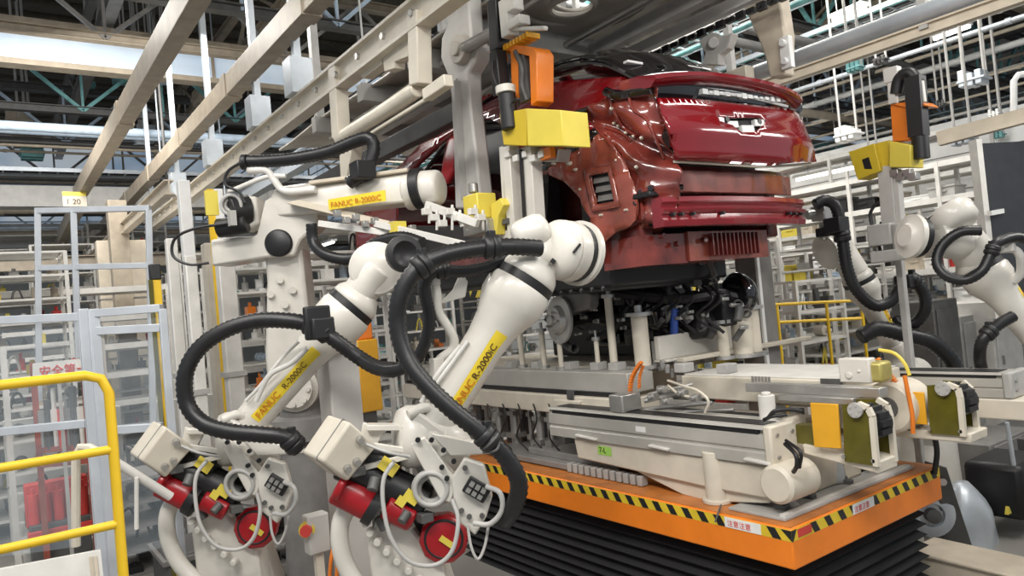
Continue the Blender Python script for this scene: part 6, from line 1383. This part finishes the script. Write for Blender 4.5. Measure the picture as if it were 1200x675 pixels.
def col2():
    y = 6.25; U = lambda px, py, yy=y: P(px, py, y=yy)
    t = thing('lifting_column', 'lifting column with yellow blocks and orange plate right of the car', 'lifting column', (P(1045, 400, y=y).x, y, 0))
    shell(t, 'guide_rail', [lambda b: b.beam(U(1040, 195), U(1048, 300), .12, .12, up=(0, 1, 0)), lambda b: b.beam(U(1051, 200), U(1057, 285), .05, .08, up=(0, 1, 0))], 'arm_grey', .006)
    cp = U(1046, 300); shell(t, 'column', [lambda b: b.bb(cp.x - .03, cp.x + .03, y + .08, y + .14, 0, cp.z + .3)], 'grey_paint', .01)
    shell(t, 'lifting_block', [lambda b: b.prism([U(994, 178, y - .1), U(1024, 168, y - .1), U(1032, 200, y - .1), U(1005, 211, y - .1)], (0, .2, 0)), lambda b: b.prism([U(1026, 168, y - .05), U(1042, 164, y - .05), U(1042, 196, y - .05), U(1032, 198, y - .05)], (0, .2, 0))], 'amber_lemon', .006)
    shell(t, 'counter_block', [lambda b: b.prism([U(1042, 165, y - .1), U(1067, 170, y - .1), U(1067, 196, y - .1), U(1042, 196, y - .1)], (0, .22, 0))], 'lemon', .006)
    shell(t, 'block_opening', [lambda b: b.prism([U(1010, 187, y - .103), U(1018, 184, y - .103), U(1022, 198, y - .103), U(1013, 198, y - .103)], (0, .004, 0))], 'black')
    shell(t, 'cable_carrier', [lambda b: b.prism([U(1043, 122), U(1063, 119), U(1067, 164), U(1046, 166)], (0, .14, 0)), lambda b: b.prism([U(1043, 122, y - .02), U(1080, 119, y - .02), U(1088, 124, y - .02), U(1060, 126, y - .02)], (0, .2, 0))], 'amber_plastic', .006)
    shell(t, 'motor', [lambda b: b.cyl(U(1078, 160), U(1080, 186), .065, seg=12), lambda b: b.beam(U(1072, 90), U(1077, 160), .12, .12, up=(0, 1, 0)), lambda b: b.tube([U(1050, 110), U(1054, 92), U(1066, 86), U(1076, 98)], .05, seg=10)], 'black', .01)
    shell(t, 'top_bracket', [lambda b: b.beam(U(1045, 85), U(1047, 122), .06, .06, up=(0, 1, 0)), lambda b: b.box(U(1046, 88), (.12, .08, .12)), lambda b: b.beam(U(1079, 95), U(1082, 120), .04, .04, up=(0, 1, 0))], 'rack_pale', .006)
    shell(t, 'carriage_plate', [(lambda b, i=i: b.box(U(1050 + i * 7, 203 + (i % 2) * 4, y - .03), (.07, .08, .06))) for i in range(4)], 'steel', .006)
    shell(t, 'tool_cable', [lambda b: b.tube([U(1040, 235), U(1028, 238), U(1020, 250), U(1022, 265)], .014, seg=6), lambda b: b.tube([U(1033, 260), U(1030, 285), U(1034, 300)], .014, seg=6)], 'black')
    shell(t, 'tool_head', [lambda b: b.box(U(1034, 275, y - .1), (.2, .12, .18)), lambda b: b.box(U(1040, 300, y - .1), (.24, .12, .1)), lambda b: b.cyl(U(1052, 262, y - .1), U(1056, 305, y - .1), .05), lambda b: b.prism([U(1048, 270, y - .14), U(1056, 268, y - .14), U(1060, 300, y - .14), U(1048, 302, y - .14)], (0, .05, 0))], 'grey_paint', .012)
col2()
# ================================================================== fence, yellow railing, left side
xr_ = P(127, 445, d=3.0).x
t = thing('safety_railing', 'bright yellow tube safety railing with three bars at the lower left', 'railing', (xr_, -.2, 1.2))
yk = P(127, 450, x=xr_).y
for i, (pl, pr) in enumerate([((0, 450), (112, 440)), ((0, 545), (131, 530)), ((0, 642), (134, 617))]):
    z = (P(*pl, x=xr_).z + P(*pr, x=xr_).z) / 2
    b = MB()
    if i == 0: b.tube([(xr_, -1.5, z), (xr_, yk - .08, z), (xr_, yk - .025, z - .02), (xr_, yk, z - .08), (xr_, yk, .4)], .02, seg=12, smooth=False)
    else: b.cyl((xr_, -1.5, z), (xr_, yk, z), .018, seg=12)
    b.build('top_rail' if i == 0 else 'crossbar', 'safety_yellow', t)
b = MB(); b.cyl((xr_, yk, .02), (xr_, yk, .42), .022); b.cyl((xr_, yk, .0), (xr_, yk, .03), .06, seg=16); b.build('post_foot', 'safety_yellow', t)
# low beige machine cover below railing
t = thing('floor_cover', 'beige ribbed cover sloping behind the bottom of the yellow railing', 'cover', (xr_ - .5, .1, 1.2))
q0 = P(0, 660, d=3.7); q1 = P(118, 645, d=3.7); b = MB(); b.prism([q0 + V((0, -.6, 0)), q1, q1 + V((.15, 0, -.6)), q0 + V((.15, -.6, -.6))], (-.03, 0, 0)); b.build('sheet', 'rack_pale', t)
b = MB()
for k in range(14): a0 = q0.lerp(q1, .35 + k * .045); b.beam(a0 + V((.02, 0, -.02)), a0 + V((.17, 0, -.6)), .014, .02)
b.build('rib', 'beige_paint', t)
# cream curved tube
q = [P(89, 640, d=3.9), P(89, 535, d=3.9), P(94, 524, d=3.9), P(104, 524, d=3.9), P(112, 528, d=3.9)]
t = thing('curved_tube', 'cream bent tube standing behind the yellow railing', 'tube', (q[0].x, q[0].y, 1.5)); b = MB(); b.tube(q, .022, smooth=False); b.build('tube', 'cream', t)
b = MB(); b.cyl(P(133, 540, d=4.1), P(200, 582, d=4.3), .026); b.cyl(P(160, 560, d=4.15), P(160, 620, d=4.15), .012); tag(b.build('brace_tube', 'rack_pale'), 'cream sloping brace tube between the railing and second robot', 'tube')
# aluminium fence
def fence_panel(pts, d, name, lab, extra=(), wd=.05, m='fence_alu', glass=None):
    t = thing(name, lab, 'fence', V((P(*pts[0][0], d=d).x, P(*pts[0][0], d=d).y, 0)))
    for (a, c) in pts:
        b = MB(); b.beam(P(*a, d=d), P(*c, d=d), wd, wd, up=(0, 1, 0) if abs(a[0] - c[0]) < abs(a[1] - c[1]) else (0, 0, 1)); b.build('upright' if abs(a[0] - c[0]) < abs(a[1] - c[1]) else 'rail', m, t, bevel=.004)
    if glass:
        b = MB(); b.prism([P(*g_, d=d) for g_ in glass], FWD * .006); b.build('clear_panel', 'clear_poly', t)
    return t
fence_panel([((44, 247), (46, 470)), ((86, 247), (92, 420)), ((174, 246), (180, 520)), ((42, 247), (176, 244)), ((44, 314), (176, 311))], 7.2, 'guard_fence', 'tall back aluminium fence frame in the left background', wd=.055)
t = fence_panel([((-60, 378), (100, 371)), ((112, 367), (189, 361)), ((112, 388), (189, 384)), ((-60, 512), (102, 496)), ((118, 505), (190, 500)), ((-60, 460), (0, 458))], 5.0, 'guard_fence', 'nearer aluminium fence with clear panels behind the yellow railing', wd=.055)
b = MB()
for px in (97, 110): 
    a0 = P(px, 362, d=5.0); b.box((a0.x, a0.y, a0.z / 2), (.06, .06, a0.z)); b.box((a0.x, a0.y - .032, a0.z / 2), (.02, .008, a0.z))
b.build('upright', 'fence_alu', t, bevel=.004)
b = MB(); a0 = P(190, 362, d=5.0); b.box((a0.x, a0.y, a0.z / 2), (.05, .05, a0.z)); b.build('upright', 'fence_alu', t, bevel=.004)
for gl in ([(-50, 380), (90, 375), (95, 640), (-50, 660)], [(116, 372), (187, 366), (196, 640), (122, 660)]):
    b = MB(); b.prism([P(px, py, d=5.02) for px, py in gl], FWD * .005); b.build('clear_panel', 'clear_poly', t)
a0 = P(182, 328, d=5.6); t = thing('corner_post', 'yellow capped safety post at the fence corner', 'post', (a0.x, a0.y, 0))
b = MB(); b.box((a0.x, a0.y, a0.z / 2), (.045, .07, a0.z)); b.build('post', 'safety_yellow', t, bevel=.004)
b = MB(); b.box((a0.x, a0.y, a0.z + .06), (.06, .08, .12)); b.build('cap', 'black', t, bevel=.008)
b = MB(); b.box((a0.x + .03, a0.y - .04, a0.z / 2), (.012, .03, a0.z)); b.build('strip', 'olive', t)
a0 = P(246, 222, d=7.6); t = thing('marker_post', 'thin yellow warning strip post behind the rear robot', 'post', (a0.x, a0.y, 0))
b = MB(); b.box((a0.x, a0.y, a0.z / 2 + .4), (.04, .07, a0.z - .8)); b.build('strip', 'safety_yellow', t)
b = MB(); b.box((a0.x, a0.y + .07, a0.z / 2), (.1, .08, a0.z)); b.build('post', 'white', t)
for (px, zt, d, w_, lab) in [(200, 280, 7.0, .10, 'left white machine post beside the rear robot'), (262, 290, 7.4, .16, 'right white machine post beside the rear robot'), (222, 300, 6.6, .1, 'middle pale machine post beside the rear robot')]:
    a0 = P(px, zt, d=d); t = thing('machine_post', lab, 'post', (a0.x, a0.y, 0)); b = MB(); b.box((a0.x, a0.y, a0.z / 2), (w_, w_, a0.z)); b.build('column', 'rack_pale', t, bevel=.01)
    b = MB(); b.box((a0.x, a0.y, a0.z * .62), (w_ * 1.3, w_ * 1.3, .05)); b.box((a0.x, a0.y, .02), (w_ * 2, w_ * 2, .04)); b.build('collar_plate', 'grey_paint', t)
# red and white sign and red machine behind fence
a0 = P(72, 432, d=6.5); t = thing('warning_sign', 'white sign with red characters behind the fence', 'sign', (a0.x, a0.y, 0))
b = MB(); b.prism([P(38, 426, d=6.5), P(98, 420, d=6.5), P(98, 440, d=6.5), P(38, 446, d=6.5)], FWD * .02); b.build('board', 'rack_pale', t)
text('安全第一', P(46, 442, d=6.49), P(96, 437, d=6.49) - P(46, 442, d=6.49), (0, 0, 1), .11, 'sign_red', t, ext=.003)
b = MB(); s0 = P(68, 433, d=6.56); b.box((s0.x, s0.y, s0.z / 2), (.03, .03, s0.z)); b.build('stand', 'grey_paint', t)

q = P(70, 620, d=7.0); t = thing('red_press', 'red machine with rows of small tanks behind the yellow railing', 'machine', (q.x, q.y, 0))
zt = P(70, 575, d=7.0).z; b = MB(); b.bb(q.x - .2, q.x + .2, q.y - .24, q.y + .24, 0, zt - .25); b.build('base', 'dark_grey', t, bevel=.01)
for i in range(5):
    b = MB(); yy = q.y - .2 + i * .1; b.cyl((q.x + .1, yy, zt - .25), (q.x + .1, yy, zt + .02), .045, seg=12); b.cyl((q.x + .1, yy, zt + .02), (q.x + .1, yy, zt + .08), .02, seg=8); b.build('tank', 'sign_red', t)
b = MB(); b.bb(q.x - .15, q.x + .0, q.y - .26, q.y + .26, zt - .3, zt + .1); b.bb(q.x + .14, q.x + .22, q.y - .26, q.y + .26, zt - .42, zt - .3); b.build('panel', 'sign_red', t, bevel=.01)
q0 = P(38, 425, d=6.7); q1 = P(97, 425, d=6.7); t = thing('red_gate', 'dark red framed panel with hanging fittings behind the left fence', 'gate', (q0.x, q0.y, 0))
b = MB()
for pp in (q0, q1): b.box((pp.x, pp.y, pp.z / 2), (.05, .05, pp.z))
for zz in (P(40, 440, d=6.7).z, P(40, 528, d=6.7).z, P(40, 545, d=6.7).z): b.beam((q0.x, q0.y, zz), (q1.x, q1.y, zz), .05, .05)
b.build('frame', 'primer_red', t)
for i in range(7):
    c = q0.lerp(q1, .1 + i * .13); zz = P(40, 528, d=6.7).z; b = MB(); b.cyl((c.x, c.y, zz), (c.x, c.y, zz + .35 + .1 * (i % 3)), .02 + .01 * (i % 2), seg=8); b.box((c.x, c.y, zz + .3), (.05, .06, .12)); b.build('fitting', ['steel', 'dark_grey', 'rack_pale', 'sign_red'][i % 4], t)
for (px, py, d, sx, sy, lab) in [(235, 632, 6.6, .7, .7, 'dark grey low gearbox machine between the railing and the second robot')]:
    q = P(px, py, d=d); t = thing('gearbox_machine', lab, 'machine', (q.x, q.y, 0))
    b = MB(); b.bb(q.x - sx / 2, q.x + sx / 2, q.y - sy / 2, q.y + sy / 2, 0, q.z); b.build('body', 'dark_grey', t, bevel=.03)
    b = MB(); b.cyl((q.x + sx / 2, q.y, q.z - .15), (q.x + sx / 2 + .08, q.y, q.z - .15), .09); b.cyl((q.x + sx / 2 + .05, q.y, q.z - .15), (q.x + sx / 2 + .3, q.y + .1, q.z - .15), .04); b.build('output_shaft', 'steel', t)
    b = MB(); b.bb(q.x - sx / 2 - .03, q.x + sx / 2 + .03, q.y - sy / 2 - .03, q.y + sy / 2 + .03, q.z - .06, q.z - .02); b.build('flange', 'mid_grey', t)
